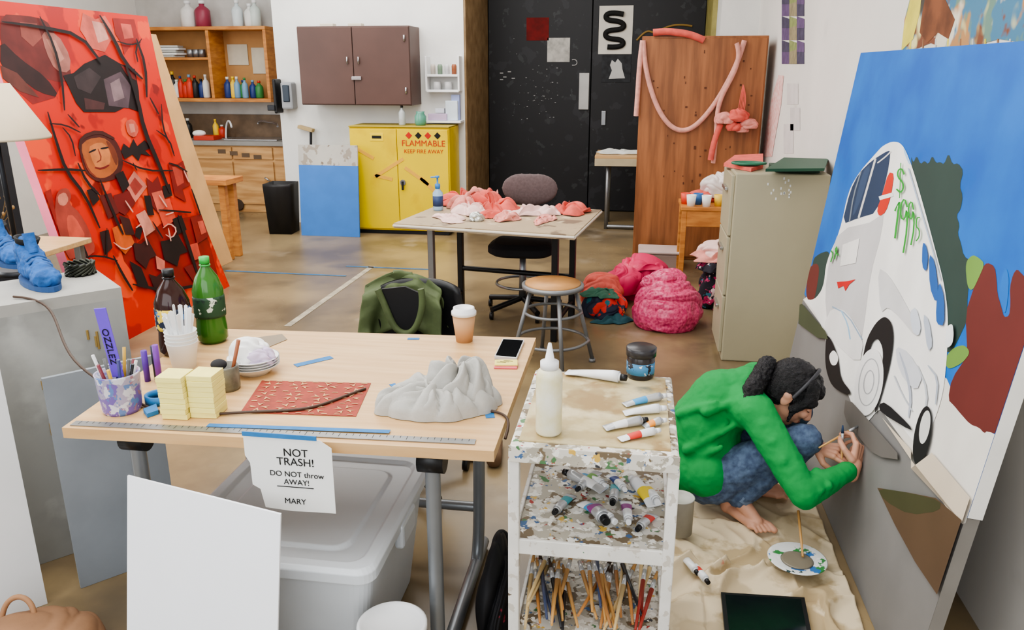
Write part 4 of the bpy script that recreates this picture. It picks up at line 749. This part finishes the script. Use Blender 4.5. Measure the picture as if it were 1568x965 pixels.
loft(g,'lid',[rrect(cx,cy_,.62,.65,.375),rrect(cx,cy_,.635,.665,.38),rrect(cx,cy_,.635,.665,.41),rrect(cx,cy_,.61,.64,.42),rrect(cx,cy_,.55,.58,.42),rrect(cx,cy_,.53,.56,.408),rrect(cx,cy_,.43,.46,.408),rrect(cx,cy_,.41,.44,.418)],TP)
for s_ in (-1,1): box(g,'latch',(cx+s_*.31,cy_,.36),(.03,.14,.08),TP,bev=.01)
g=G('foam_board',(-1.05,1.6,0));a,b,c_,d_=Vector((-1.322,1.60,.002)),Vector((-.836,1.48,.002)),Vector((-.815,1.60,.645)),Vector((-1.30,1.72,.645))
face(g,'board',[a,b,c_,d_],M('foam_white',(240,242,247),.7,var=.02),(0,.006,0))
g=G('plastic_pail',(-.57,1.5,0));p=onZ(600,950,.3);lathe(g,'pail',(p.x,p.y,0),[(.07,0),(.085,.27),(.092,.27),(.092,.29),(.084,.295),(.08,.285),(0,.285)],WHP,36)
g=G('slippers',(-.72,2.95,0))
for k,(x,y) in enumerate([(-.69,3.24),(-.58,3.20)]):
    blobs(g,'slipper_%d'%k,[('c',(x,y+.1,.03),(x+.02,y-.08,.03),.03,.035),('c',(x+.01,y,.05),(x+.02,y-.08,.04),.03,.036)],M('slipper_tan',(120,94,72),.9),.006,3)
g=G('black_backpack',(-.38,2.1,0));BP=splat('black_nylon',(28,28,32),[(170,50,70)],14,.7,rough=.7);bundle(g,'bag',(-.365,2.1,0),(.055,.17,.17),BP,7)
tube(g,'strap',[(-.40,2.2,.12),(-.42,2.3,.22),(-.38,2.36,.2),(-.36,2.32,.1)],.012,BP)
# ---------------------------------------------------------------- green-jacket chair
OL=M('olive_jacket',(84,96,60),.7,var=.25,scale=12,bump=.2);
g=G('swivel_chair',(-.88,3.0,0));cx,cy_=-.93,2.93
for k in range(5):
    an=k*2*math.pi/5+.5;e=Vector((cx+.29*math.cos(an),cy_+.29*math.sin(an),.075));tube(g,'base_arm_%d'%k,[(cx,cy_,.1),e],.018,M('chair_base_grey',(120,118,115),.4,.5),False);cyl(g,'caster_%d'%k,e+Vector((-.012,0,-.047)),e+Vector((.012,0,-.047)),.028,.028,BLACKP,14)
cyl(g,'post',(cx,cy_,.08),(cx,cy_,.43),.025,.02,DARKM)
loft(g,'seat',[rrect(cx,cy_,.38,.38,.42,.1),rrect(cx,cy_,.44,.44,.44,.12),rrect(cx,cy_,.44,.44,.47,.12),rrect(cx,cy_,.36,.36,.49,.1)],BLACKP)
def backf(u,v): return Vector((cx+.045+(u-.5)*.38*(1-.25*abs(v-.5)),cy_+.23+.05*math.cos((u-.5)*3.0),.56+v*.26-.03*abs(2*u-1)**3))
sheet(g,'backrest',backf,12,10,BLACKP,.02);tube(g,'back_bar',[(cx,cy_+.1,.43),(cx,cy_+.27,.45),(cx,cy_+.27,.62)],.018,DARKM)
g=G('green_jacket',(-.93,3.15,.7));jx=cx-.03
def jk(u,v):
    a=v*2-1
    x=jx+(u-.5)*(.33+.05*abs(a));top=.84-.05*abs(2*u-1)**2.5
    y=cy_+.25+.045*a+.05*math.cos((u-.5)*3.0);z=top-(abs(a)**1.6)*(.24 if a<0 else .4)
    n=.016*noise.noise(Vector((x*14,z*9,v*6)))+.012*math.sin(u*22+3*noise.noise(Vector((u*3,v*3,1))))*abs(a)
    return Vector((x+n,y-n*1.2+(-.03 if a<-.3 else 0),z+n))
sheet(g,'drape',jk,60,48,OL,.008)
face(g,'collar_opening',[Vector((jx+x+.02,cy_+.142,.72+z)) for x,z in [(-.08,.085),(.02,.10),(.08,.075),(.075,-.02),(.05,-.09),(-.02,-.11),(-.05,-.03)]],BLACKP,(0,.012,0))
tube(g,'collar_rim',[(jx+x+.02,cy_+.136,.725+z) for x,z in [(-.095,.08),(-.06,.0),(-.04,-.09),(.03,-.12),(.08,-.06),(.10,.04),(.09,.09)]],.014,OL)
# ---------------------------------------------------------------- far work table
g=G('work_table',(-.9,5.2,0));TZ=.75;tq=[Vector((-1.49,4.79,0)),Vector((-.335,4.59,0)),Vector((-.22,5.50,0)),Vector((-1.35,5.72,0))]
tm=splat('worn_table_top',(176,156,126),[(120,102,82),(194,178,150),(160,76,60)],6,[.6,.64,.72],rough=.5,soft=.05)
face(g,'top',[q+Vector((0,0,TZ-.03)) for q in tq],tm,(0,0,.03))
for k in range(4): 
    a,b=tq[k],tq[(k+1)%4];tube(g,'edge_%d'%k,[a+Vector((0,0,TZ-.015)),b+Vector((0,0,TZ-.015))],.009,M('edge_white',(210,200,186),.6),False)
for k,(x,y) in enumerate([(-1.3,4.98),(-.47,4.84),(-.40,5.36),(-1.22,5.5)]): box(g,'leg_%d'%k,(x,y,(TZ-.03)/2),(.04,.04,TZ-.03),BLACKP if k else METAL,rz=-.17)
tube(g,'stretcher_a',[(-1.3,4.98,.12),(-1.22,5.5,.12)],.018,BLACKP,False);tube(g,'stretcher_b',[(-.47,4.84,.12),(-.4,5.36,.12)],.018,BLACKP,False);tube(g,'stretcher_c',[(-1.22,5.5,.3),(-.4,5.36,.3)],.018,BLACKP,False)
g=G('pink_fabric_scraps',(-.9,5.1,TZ))
for k,(u,v,sx,sy,sz,mm) in enumerate([(702,308,.15,.12,.12,CO),(735,308,.17,.13,.14,PK),(722,320,.15,.1,.08,PKW),(762,316,.12,.1,.09,CO),(776,330,.10,.08,.06,PK),(688,330,.16,.08,.035,PKW),(822,322,.14,.1,.08,PKW),(834,332,.16,.06,.03,PK),(872,320,.12,.1,.09,CO),(792,322,.14,.07,.03,PKW),(744,312,.10,.1,.15,CO),(712,314,.09,.08,.13,PK),(756,326,.12,.07,.05,CO)]):
    p=onZ(u,v+6,TZ);rag(g,'scrap_%d'%k,(p.x,p.y,TZ),(sx,sy,sz),mm,k*1.37,k*1.1,.003)
g=G('plastic_wrap_ball',(-1,4.8,TZ));p=onZ(730,338,TZ);bundle(g,'wrap',(p.x,p.y,TZ),(.045,.042,.035),M('clear_wrap',(204,206,200),.12,.5),4,sub=5,amp=.35,folds=3.5)
g=G('hand_sanitizer_pump',(-1.2,5,TZ));p=onZ(671,322,TZ);lathe(g,'bottle',(p.x,p.y,TZ),[(.032,0),(.035,.01),(.035,.12),(.015,.145),(.013,.16)],M('sanitizer',(160,190,215),.15,var=.1));lathe(g,'label',(p.x,p.y,TZ+.03),[(.0355,0),(.0355,.07)],M('lbl_dark',(50,70,110),.5));lathe(g,'pump_cap',(p.x,p.y,TZ+.15),[(.018,0),(.018,.03),(.006,.032),(.006,.07),(.014,.072),(.014,.085),(0,.085)],M('pump_blue',(60,130,200),.4));tube(g,'nozzle',[(p.x,p.y,TZ+.228),(p.x-.045,p.y-.01,TZ+.225)],.005,M('pump_blue',(60,130,200),.4),False)
g=G('office_chair',(-.76,5.5,0));cx,cy_=-.76,5.45
for k in range(5):
    an=k*2*math.pi/5+.2;e=Vector((cx+.28*math.cos(an),cy_+.28*math.sin(an),.07));tube(g,'base_arm_%d'%k,[(cx,cy_,.11),e],.02,BLACKP,False);cyl(g,'caster_%d'%k,e+Vector((-.012,0,-.042)),e+Vector((.012,0,-.042)),.028,.028,BLACKP,14)
cyl(g,'post',(cx,cy_,.1),(cx,cy_,.44),.028,.022,METAL);tube(g,'foot_ring',[(cx+.2*math.cos(t*.63),cy_+.2*math.sin(t*.63),.22) for t in range(10)],.01,METAL,cyc=True)
loft(g,'seat',[rrect(cx,cy_,.4,.38,.44,.12),rrect(cx,cy_,.47,.44,.46,.15),rrect(cx,cy_,.47,.44,.50,.15),rrect(cx,cy_,.38,.36,.53,.12)],M('seat_fabric',(30,30,34),.9))
CF=M('chair_brown_fabric',(104,90,90),.95,var=.2,scale=60);
blobs(g,'backrest',[('e',(cx,cy_+.36,.84),(.21,.035,.11)),('e',(cx,cy_+.37,.82),(.2,.04,.11)),('e',(cx-.06,cy_+.36,.84),(.15,.035,.11)),('e',(cx+.06,cy_+.36,.84),(.15,.035,.11))],CF,.01,4);tube(g,'back_bar',[(cx,cy_+.1,.45),(cx,cy_+.38,.47),(cx,cy_+.40,.8)],.02,BLACKP)
g=G('round_stool',(-.44,4.45,0));SCN=Vector((-.44,4.42,0));zs=.5
SG=M('stool_grey',(134,136,138),.4,.4)
lathe(g,'seat_wood',(SCN.x,SCN.y,zs-.01),[(.16,0),(.16,.016),(0,.017)],M('stool_wood',(200,146,88),.5,var=.3));lathe(g,'seat_pan',(SCN.x,SCN.y,zs-.035),[(.15,0),(.178,.008),(.18,.03),(.162,.034),(.158,.024)],SG,36)
for k in range(4):
    an=k*math.pi/2+.35;t=Vector((SCN.x+.13*math.cos(an),SCN.y+.13*math.sin(an),zs-.03));b=Vector((SCN.x+.25*math.cos(an),SCN.y+.25*math.sin(an),.02));cyl(g,'leg_%d'%k,t,b,.012,.012,SG,12);cyl(g,'glide_%d'%k,b,b-Vector((0,0,.02)),.018,.02,SG,12)
for r,z in ((.215,.16),(.17,.33)): tube(g,'ring',[(SCN.x+r*math.cos(t*.5236),SCN.y+r*math.sin(t*.5236),z) for t in range(12)],.009,SG,cyc=True)
# ---------------------------------------------------------------- CART
g=G('metal_utility_cart',(-.07,2,0));CZ=.80
CW=splat('cart_white_paint',(226,224,218),[(110,100,88),(90,130,170),(180,80,70),(90,130,100),(196,190,180)],30,[.7,.73,.74,.74,.58],rough=.5)
CS=splat('cart_splatter',(176,170,156),[(114,100,80),(208,204,194),(70,100,140),(160,64,60),(80,120,80),(206,170,84),(60,60,62),(230,228,220)],18,[.54,.52,.64,.67,.65,.66,.68,.58],rough=.55)
CT=splat('cart_top_paint',(184,166,122),[(152,126,84),(204,190,154),(116,116,100),(196,182,142)],6,[.46,.5,.62,.5],rough=.5,soft=.12)
x0,x1,y0,y1=-.275,.135,1.735,2.265
SH_=[.80,.53,.22]
box2(g,'top_tray',(x0,y0,.765),(x1,y1,.80),CS,.006);box2(g,'top_panel',(x0+.02,y0+.035,.8),(x1-.02,y1-.02,.803),CT,0)
for k,z in enumerate(SH_[1:]):
    box2(g,'shelf_%d'%k,(x0+.012,y0+.012,z-.012),(x1-.012,y1-.012,z),CS,.002)
    for nm,a,b in (('lip_f',(x0+.006,y0+.004,z-.03),(x1-.006,y0+.014,z+.012)),('lip_b',(x0+.006,y1-.014,z-.03),(x1-.006,y1-.004,z+.012)),('lip_l',(x0+.004,y0+.006,z-.03),(x0+.014,y1-.006,z+.012)),('lip_r',(x1-.014,y0+.006,z-.03),(x1-.004,y1-.006,z+.012))): box2(g,'%s_%d'%(nm,k),a,b,CW,.002)
for k,(x,y) in enumerate([(x0+.012,y0+.014),(x1-.012,y0+.014),(x0+.012,y1-.014),(x1-.012,y1-.014)]):
    box(g,'leg_%d'%k,(x,y,.41),(.028,.028,.71),CW,bev=.003);cyl(g,'caster_%d'%k,(x-.01,y,.028),(x+.01,y,.028),.028,.028,BLACKP,16);cyl(g,'stem_%d'%k,(x,y,.03),(x,y,.07),.01,.01,METAL,10)
box2(g,'rim_f',(x0,y0-.004,.762),(x1,y0,.806),CS,.002)
def ptube(g,name,c,ang,ln,r,body,label,cap):
    rings=[];n=20;prof=[(0,.15,1.0),(.04,.12,1.08),(.25,.45,1.0),(.6,.8,.96),(.88,1,.92),(1,1,.92)]
    R=Matrix.Translation(Vector(c)+Vector((0,0,r)))@Matrix.Rotation(ang,4,'Z')
    for t,h,w in prof: rings.append([R@Vector((t*ln,r*w*math.cos(2*math.pi*i/n)*(1+.25*(1-h)),r*h*math.sin(2*math.pi*i/n)-r*(1-h)*.8)) for i in range(n)])
    bm=bmesh.new();RR_=[[bm.verts.new(p) for p in q] for q in rings]
    for j,(a,b) in enumerate(zip(RR_,RR_[1:])):
        for i in range(n):
            f=bm.faces.new((a[i],a[(i+1)%n],b[(i+1)%n],b[i]));f.material_index=1 if j in(2,) else 0
    bm.faces.new(RR_[0][::-1]);bm.faces.new(RR_[-1]);fin(name,bm,[body,label],g,True)
    p=R@Vector((ln,0,0));q=R@Vector((ln+.006,0,0));e=R@Vector((ln+.008+r*.9,0,0));cyl(g,name+'_shoulder',p,q,r*.85,r*.5,body,16);cyl(g,name+'_cap',q,e,r*.62,r*.55,cap,16)
TBW=M('tube_white',(230,232,234),.35);TBS=M('tube_silver',(190,192,194),.3,.4)
lcs=[(70,150,200),(232,206,60),(80,160,170),(150,70,140),(206,60,50),(120,170,90),(228,228,228),(50,70,130),(236,150,60)]
LB=[M('lab%d'%i,c,.5) for i,c in enumerate(lcs)]
gt=G('paint_tubes',(0,2,CZ));z=CZ+.004
for k,(u,v,u2,v2,r,l) in enumerate([(868,572,962,588,.017,6),(955,622,1020,612,.012,0),(955,635,1018,632,.013,6),(925,658,990,650,.013,6),(948,675,1010,665,.011,4),(985,655,1015,650,.011,8)]):
    p=onZ(u,v,z);q=onZ(u2,v2,z);d=q-p;ptube(gt,'tube_%d'%k,(p.x,p.y,z),math.atan2(d.y,d.x),d.length*.85,r,TBW if k%2==0 else TBS,LB[l],TBW if k%3 else BLACKP)
gt=G('paint_tubes',(0,2,.54));z=.532;random.seed(3)
for k,(u,v,u2,v2,r,l) in enumerate([(905,775,925,805,.02,3),(880,728,925,752,.016,0),(925,760,862,735,.016,6),(890,772,940,806,.015,0),(945,740,935,790,.014,2),(1005,778,955,728,.018,1),(875,760,850,790,.013,2),(958,770,962,805,.013,3),(1000,790,978,815,.013,4),(985,745,1005,775,.015,1),(915,730,870,775,.012,5),(935,735,955,760,.012,7)]):
    p=onZ(u,v,z);q=onZ(u2,v2,z);d=q-p;p.x=min(max(p.x,x0+.04),x1-.04);p.y=min(max(p.y,y0+.04),y1-.05)
    ptube(gt,'tube_%d'%k,(p.x,p.y,z+(.012 if k in(2,10,11) else 0)),math.atan2(d.y,d.x),min(max(d.length*.9,.07),.12),r,TBW if k%2 else TBS,LB[l],TBW if k%2 else BLACKP)
gt=G('paint_brushes',(0,1.95,.23));z=.232
for k in range(36):
    x=random.uniform(x0+.03,x1-.03);y=random.uniform(y0+.03,y0+.14);an=math.pi/2+random.uniform(-.3,.3);l_=random.uniform(.24,.34);hz=z+.008+random.uniform(0,.035);ex=min(max(x+math.cos(an)*l_,x0+.02),x1-.02)
    a=Vector((x,y,hz));b=Vector((ex,y+math.sin(an)*l_,hz+random.uniform(0,.02)));ci=[0,4,1,0,2,4,3,0,5,1][k%10];hc=[(206,158,96),(186,130,76),(34,34,38),(160,56,46),(216,190,140),(70,80,110)][ci]
    m1=a.lerp(b,.68);m2=a.lerp(b,.84);cyl(gt,'handle_%d'%k,a,m1,.0035,.007,M('bh%d'%ci,hc,.4),10);cyl(gt,'ferrule_%d'%k,m1,m2,.0068,.0065,TBS,10);cyl(gt,'bristle_%d'%k,m2,b,.007,.003,M('bristle%d'%(k%3),[(170,130,80),(60,44,30),(210,200,180)][k%3],.9),10)
g=G('squeeze_bottle',(-.18,1.82,CZ));c=Vector((*onZ(840,662,CZ+.004).xy,CZ+.004));SQ=M('squeeze_translucent',(228,226,210),.35,var=.12,scale=15,col2=(214,206,160))
lathe(g,'body',c,[(.03,0),(.033,.006),(.033,.15),(.03,.165),(.02,.175)],SQ,32);lathe(g,'cap',c+Vector((0,0,.173)),[(.023,0),(.023,.018),(.012,.022),(.004,.065),(0,.066)],WHP,24)
g=G('black_lid_jar',(.07,2.2,CZ));c=Vector((*onZ(980,578,CZ).xy,CZ+.004));lathe(g,'jar',c,[(.038,0),(.041,.006),(.041,.065),(.038,.07)],M('jar_dark',(48,42,42),.2),32);lathe(g,'label',c+Vector((0,0,.015)),[(.0415,0),(.0415,.035)],splat('jar_label',(70,130,170),[(30,30,36),(220,220,220)],40,[.55,.62]),32);lathe(g,'lid',c+Vector((0,0,.068)),[(.044,0),(.045,.024),(.04,.027),(0,.027)],M('lid_dark',(50,48,50),.3),36)
# ---------------------------------------------------------------- floor: drop cloth
DC=splat('drop_cloth_canvas',(202,184,152),[(176,156,122),(214,198,168),(128,106,82),(210,90,80),(90,90,100)],4,[.48,.5,.66,.72,.72],rough=.95,soft=.05,bump=.15)
g=G('drop_cloth',(.5,2.6,0))
def ridge(a,b,c,w=.3): 
    r=1-abs(noise.noise(Vector((a,b,c))))*1.6;return max(0,(r-(1-w))/w)**1.5
def dcl(u,v):
    Y=1.75+v*1.75;xl=.17+.05*noise.noise(Vector((v*5,0,3)));xr=.775 if Y<3.6 else .7;xr-=.02*abs(noise.noise(Vector((v*6,4,0))))
    if Y>2.9: xl+=.03
    X=xl+(xr-xl)*u;wx=.35*noise.noise(Vector((X*2.5,Y*2.5,0)));m=.5 if (Y>2.5 and Y<3.05) else 1.15
    if Y<2.34 and .28<X<.66: m=.22
    z=.004+m*(.034*ridge((X*.9+Y*.5)*3+wx*3,(Y-X)*1.2,1)+.028*ridge((X-Y*.6)*3.4+wx*2,(Y+X)*1.1,7,.25)+.018*ridge(X*7+wx*4,Y*4,12,.4)+.006*(noise.noise(Vector((X*6,Y*6,5)))+.5))
    return Vector((X,Y+.03*noise.noise(Vector((X*8,0,v*2))),max(.003,z)))
sheet(g,'cloth',dcl,110,300,DC,.002)
g=G('paint_plate',(.63,2.58,.02));c=onZ(1220,862,.035);lathe(g,'plate',(c.x,c.y,.04),[(.06,0),(.098,.012),(.1,.014),(.096,.016),(.06,.005),(0,.005)],splat('plate_paint',(224,226,224),[(60,130,70),(60,110,170),(230,230,226),(30,60,60)],14,[.58,.6,.6,.66],rough=.4),44);lathe(g,'paint_pool',(c.x,c.y,.046),[(.055,0),(.048,.003),(0,.003)],M('grey_paint',(132,124,108),.3),36)
cyl(g,'brush_handle',(c.x+.02,c.y+.01,.055),(c.x+.03,c.y+.19,.13),.004,.005,M('bh0',(206,158,96),.4),10)
g=G('tablet_computer',(.48,2.2,.02));tp=[Vector((*onZ(u,v,.04).xy,.024)) for u,v in [(1104,906),(1232,914),(1246,985),(1112,985)]];face(g,'case',tp,BLACKP,(0,0,.014));cc=sum(tp,Vector())/4;face(g,'screen',[cc+(p-cc)*.9+Vector((0,0,.0146)) for p in tp],M('tablet_screen',(24,30,32),.08))
g=G('paint_can',(.22,2.85,0));c=onZ(1038,824,0);lathe(g,'can',(c.x,c.y,.03),[(.05,0),(.05,.14),(.053,.143),(.048,.145),(.045,.135),(0,.135)],M('can_grey',(170,168,160),.5,var=.3),28)
g=G('paint_tubes',(.3,2.4,.02))
for k,(u,v,u2,v2,l) in enumerate([(1045,855,1062,878,6),(1060,868,1072,884,4)]): p=onZ(u,v,.03);q=onZ(u2,v2,.03);d=q-p;ptube(g,'tube_%d'%k,(p.x,p.y,.035),math.atan2(d.y,d.x),.1,.014,TBW,LB[l],BLACKP)
# ---------------------------------------------------------------- PERSON
g=G('painter_woman',(.45,2.85,0))
GR=M('green_sweater',(24,144,70),.85,var=.10,scale=14,bump=.12,bscale=80)
JN=M('blue_denim',(88,106,132),.9,var=.3,scale=50,bump=.2,col2=(62,76,102))
V=Vector
SR=V((.475,2.77,.485));SL=V((.51,3.06,.50));ER=V((.625,2.56,.28));WR=V((.812,2.69,.33));EL=V((.63,3.06,.32));WL=V((.705,2.80,.345))
fo=[]
for t in (.28,.5,.72):
    q=SR.lerp(ER,t);fo.append(('c',q+V((-.03,-.02,.045)),q+V((.035,.03,.03)),.020,.015))
for t in (.15,.32): 
    q=ER.lerp(WR,t);fo.append(('c',q+V((-.01,.03,.035)),q+V((.02,-.035,.02)),.02,.014))
for a_,b_ in (((.24,2.80,.30),(.40,2.78,.42)),((.22,2.82,.22),(.36,2.76,.34)),((.30,2.80,.46),(.44,2.80,.53)),((.21,2.86,.42),(.33,2.80,.50))): fo.append(('c',V(a_),V(b_),.020,.012))
blobs(g,'sweater',[('c',(.32,2.90,.24),(.315,2.92,.36),.132,.134),('c',(.315,2.92,.36),(.37,2.93,.455),.134,.124),('c',(.37,2.93,.455),(.46,2.925,.50),.124,.096),('c',(.46,2.925,.50),(.525,2.915,.53),.09,.058),
 ('c',(.42,2.92,.46),SR,.11,.070),('c',(.42,2.95,.46),SL,.11,.07),('c',SR,ER,.068,.052),('c',ER,WR-(WR-ER)*.14,.052,.035),('c',SL,EL,.068,.052),('c',EL,WL-(WL-EL)*.12,.05,.036),('c',(.30,2.88,.19),(.33,2.82,.20),.122,.10)]+fo,GR,.006,9,.008,.035)
KR=V((.655,2.775,.385));KL=V((.665,3.0,.40));AR=V((.45,2.80,.125));AL=V((.52,3.0,.12))
blobs(g,'jeans',[('e',(.33,2.90,.165),(.125,.15,.12)),('c',(.35,2.83,.17),KR,.098,.062),('c',KR,AR,.062,.050),('c',(.35,2.98,.17),KL,.098,.062),('c',KL,AL,.062,.05)],JN,.006,5,.014,.035)
tube(g,'hem_right',[AR,AR+(KR-AR)*.07],.051,M('hem_denim',(110,128,152),.9),False)
def foot(nm,A,hl,ball,side):
    f=(V(ball)-V(hl)).normalized();f.z=0;s=V((-f.y,f.x,0))*side;it=[('c',A,V(hl)+V((0,0,.045)),.030,.030),('c',V(hl),V(hl)+V((0,0,.03)),.029,.028),('c',A+f*.01+V((0,0,-.01)),V(ball)+V((0,0,.008)),.032,.022),('c',V(hl),V(ball)+s*.018,.027,.020),('c',V(hl),V(ball)-s*.022,.025,.017)]
    for k in range(5): 
        o=.028-.0155*k;l=.055-.007*k if k else .058;r=.0125 if k==0 else .0085-.0004*k;b=V(ball)+s*o+V((0,0,-.004));it+=[('c',b-f*.01,b+f*l*.6+V((0,0,.006)),r+.002,r),('c',b+f*l*.6+V((0,0,.006)),b+f*l+V((0,0,-.004)),r,r)]
    blobs(g,nm,it,SKIN,.003,3)
foot('foot_right',V((.445,2.805,.115)),(.415,2.84,.052),(.512,2.738,.045),1)
foot('foot_left',V((.52,3.0,.11)),(.49,3.0,.05),(.63,3.0,.042),1)
hF=V((.74,-.30,-.60)).normalized();hU=V((.55,-.05,.83));hU=(hU-hF*hU.dot(hF)).normalized();hL=hU.cross(hF).normalized()
HC=V((.615,2.875,.525))
HR=Matrix((hF,hL,hU)).transposed().to_4x4()
def hp(f,l,u): return HC+hF*f+hL*l+hU*u
its=[('e',hp(-.008,0,.018),(.092,.072,.088),HR),('e',hp(.028,0,-.035),(.062,.058,.07),HR),('c',hp(.055,0,-.085),hp(.03,0,-.07),.024,.045),('c',hp(.082,0,.0),hp(.102,0,-.028),.010,.013),('e',hp(.098,0,-.034),(.013,.018,.010),HR),('c',hp(.078,-.016,-.062),hp(.078,.016,-.062),.012,.012),
 ('e',hp(.075,.03,-.02),(.02,.024,.02),HR),('e',hp(.075,-.03,-.02),(.02,.024,.02),HR),('c',hp(.07,.04,.022),hp(.078,-.0,.026),.014,.014),('c',hp(.07,-.04,.022),hp(.078,0,.026),.014,.014),
 ('c',hp(-.03,0,-.06),V((.53,2.915,.53)),.048,.052)]
blobs(g,'head',its,SKIN,.004,4)
for s_ in (-1,1):
    blobs(g,'ear',[('e',hp(-.004,s_*.074,-.012),(.018,.008,.03),HR),('e',hp(-.010,s_*.078,-.0),(.016,.007,.018),HR)],SKIN,.003,2)
    ell(g,'eyelid',hp(.078,s_*.03,.004),(.010,.016,.008),SKIN,HR,3);tube(g,'eyelash',[hp(.086,s_*.016,.0),hp(.089,s_*.03,-.003),hp(.081,s_*.045,.001)],.0018,INK);tube(g,'eyebrow',[hp(.087,s_*.014,.022),hp(.089,s_*.032,.027),hp(.078,s_*.05,.02)],.003,INK)
tube(g,'lips',[hp(.084,-.02,-.062),hp(.094,0,-.060),hp(.084,.02,-.062)],.0055,M('lips',(160,84,76),.5))
HAIR=M('black_hair',(26,24,27),.38,var=.5,scale=9,stretch=(3,3,14),bump=.6,bscale=50)
blobs(g,'hair',[('e',hp(-.022,0,.034),(.098,.087,.092),HR),('e',hp(-.05,0,-.01),(.074,.082,.08),HR),('c',hp(.02,.045,.075),hp(.06,.054,.036),.036,.027),('c',hp(.02,-.045,.075),hp(.06,-.054,.036),.036,.027),('c',hp(.02,0,.085),hp(.058,0,.066),.036,.03),('c',hp(.05,-.060,.04),hp(.035,-.074,-.02),.026,.018),('c',hp(.05,.060,.04),hp(.035,.074,-.02),.026,.018),('c',hp(.035,-.074,-.015),hp(.055,-.07,-.07),.014,.005)],HAIR,.004,3,.010,.014)
blobs(g,'ponytail',[('c',hp(-.09,-.0,.0),hp(-.135,-.01,.015),.028,.034),('c',hp(-.135,-.01,.015),V((.46,2.80,.56)),.036,.036),('c',V((.46,2.80,.56)),V((.45,2.77,.515)),.034,.024),('c',V((.45,2.77,.515)),V((.452,2.755,.475)),.024,.006)],HAIR,.004,3,.014,.012)
lathe(g,'hair_tie',hp(-.102,-.003,.006),[(.028,-.006),(.033,0),(.028,.006)],INK,24,R=frame((0,0,0),tuple(-hF))[1])
tube(g,'headband',[hp(.006,.092*math.cos(t),.012+.120*math.sin(t)) for t in [i*math.pi/12 for i in range(13)]],.007,M('band_grey',(52,52,56),.5))
def hand(nm,W,dr,pn,side,curl):
    d=V(dr).normalized();n=V(pn);n=(n-d*n.dot(d)).normalized();s=d.cross(n).normalized()*side
    it=[('c',W-d*.03,W+d*.012,.024,.025)]
    for k in range(4): it.append(('c',W+d*.012+s*(.015-.010*k),W+d*.078+s*(.030-.0205*k)+n*(-.002),.014,.0115))
    tips=[]
    for k in range(4):
        L3=[(.040,.024,.020),(.044,.028,.021),(.041,.026,.020),(.032,.019,.017)][k];p=W+d*(.080-.003*abs(k-1))+s*(.030-.0205*k);a=0;r=.0092-.0006*k
        for j,l in enumerate(L3):
            a+=curl[k][j];q=p+(d*math.cos(a)+n*math.sin(a))*l;it.append(('c',p,q,r,r-.0008));p=q;r-=.0008
        tips.append(p)
    b=W+d*.02+s*.026;m=b+(d*.55+s*.55+n*.5).normalized()*.042;t=m+(d*.7-s*.05+n*.65).normalized()*.034;t2=t+(d*.6-s*.45+n*.5).normalized()*.026
    it+=[('c',b,m,.014,.011),('c',m,t,.0108,.0098),('c',t,t2,.0098,.008)]
    blobs(g,nm,it,SKIN,.0028,2);return tips,t2
tips,th=hand('hand_right',WR,(.10,.18,.28),(-.45,.65,.1),1,[(.6,.9,.5),(.8,1.0,.6),(1.0,1.1,.7),(1.1,1.1,.8)])
tl,tt=hand('hand_left',WL,(.60,-.45,.10),(.25,.15,-.8),-1,[(.5,.8,.5),(.7,1.0,.6),(.8,1.1,.7),(.9,1.1,.7)])
def brush(nm,a,b,col):
    a=V(a);b=V(b);m1=a.lerp(b,.72);m2=a.lerp(b,.87);cyl(g,nm+'_handle',a,m1,.003,.005,M('bh0',(206,158,96),.4),12);cyl(g,nm+'_ferrule',m1,m2,.005,.0048,TBS,12);cyl(g,nm+'_bristle',m2,b,.0055,.0025,M('br_'+nm,col,.8),12)
q=(tips[0]+th)/2;tip=V((.806+.111*.44-.004,q.y+.05,.44));brush('brush_working',q-(tip-q).normalized()*.10,tip,(80,80,80))
q2=(tl[0]+tt)/2;brush('brush_spare',q2+V((.0,-.01,-.04)),q2+V((-.01,.03,.17)),(40,60,90))
# ---------------------------------------------------------------- lights
def area(name,loc,rot,sx,sy,e,col=(1,1,1)):
    l=bpy.data.lights.new(name,'AREA');l.shape='RECTANGLE';l.size=sx;l.size_y=sy;l.energy=e;l.color=col;o=bpy.data.objects.new(name,l);o.location=loc;o.rotation_euler=rot;SC.collection.objects.link(o)
area('ceiling_light',(-2.0,2.4,3.6),(0,0,0),3.5,4,195,(1,.995,.98))
area('ceiling_light',(-2.4,6.8,3.6),(0,0,0),4,3,185,(1,.995,.98))
area('daylight_fill',(-6.0,4.2,2.2),(0,math.radians(-90),0),2.4,5,170,(.94,.97,1))  # soft daylight from windows on the left, out of view
area('daylight_fill',(-1.6,-1.4,2.3),(math.radians(82),0,0),5,2.2,105,(.95,.975,1))  # unseen fill panel added behind the camera to brighten the room from the front
w=bpy.data.worlds.new('world');SC.world=w;w.use_nodes=True;w.node_tree.nodes['Background'].inputs[0].default_value=(.92,.96,1,1);w.node_tree.nodes['Background'].inputs[1].default_value=1.0
# ---------------------------------------------------------------- camera
cam=bpy.data.cameras.new('camera');cam.sensor_width=36;cam.sensor_fit='HORIZONTAL';cam.lens=F/1568*36;cam.clip_start=.05
co=bpy.data.objects.new('camera',cam);SC.collection.objects.link(co);co.location=O
co.rotation_euler=(math.pi/2-PIT,0,YAW);SC.camera=co
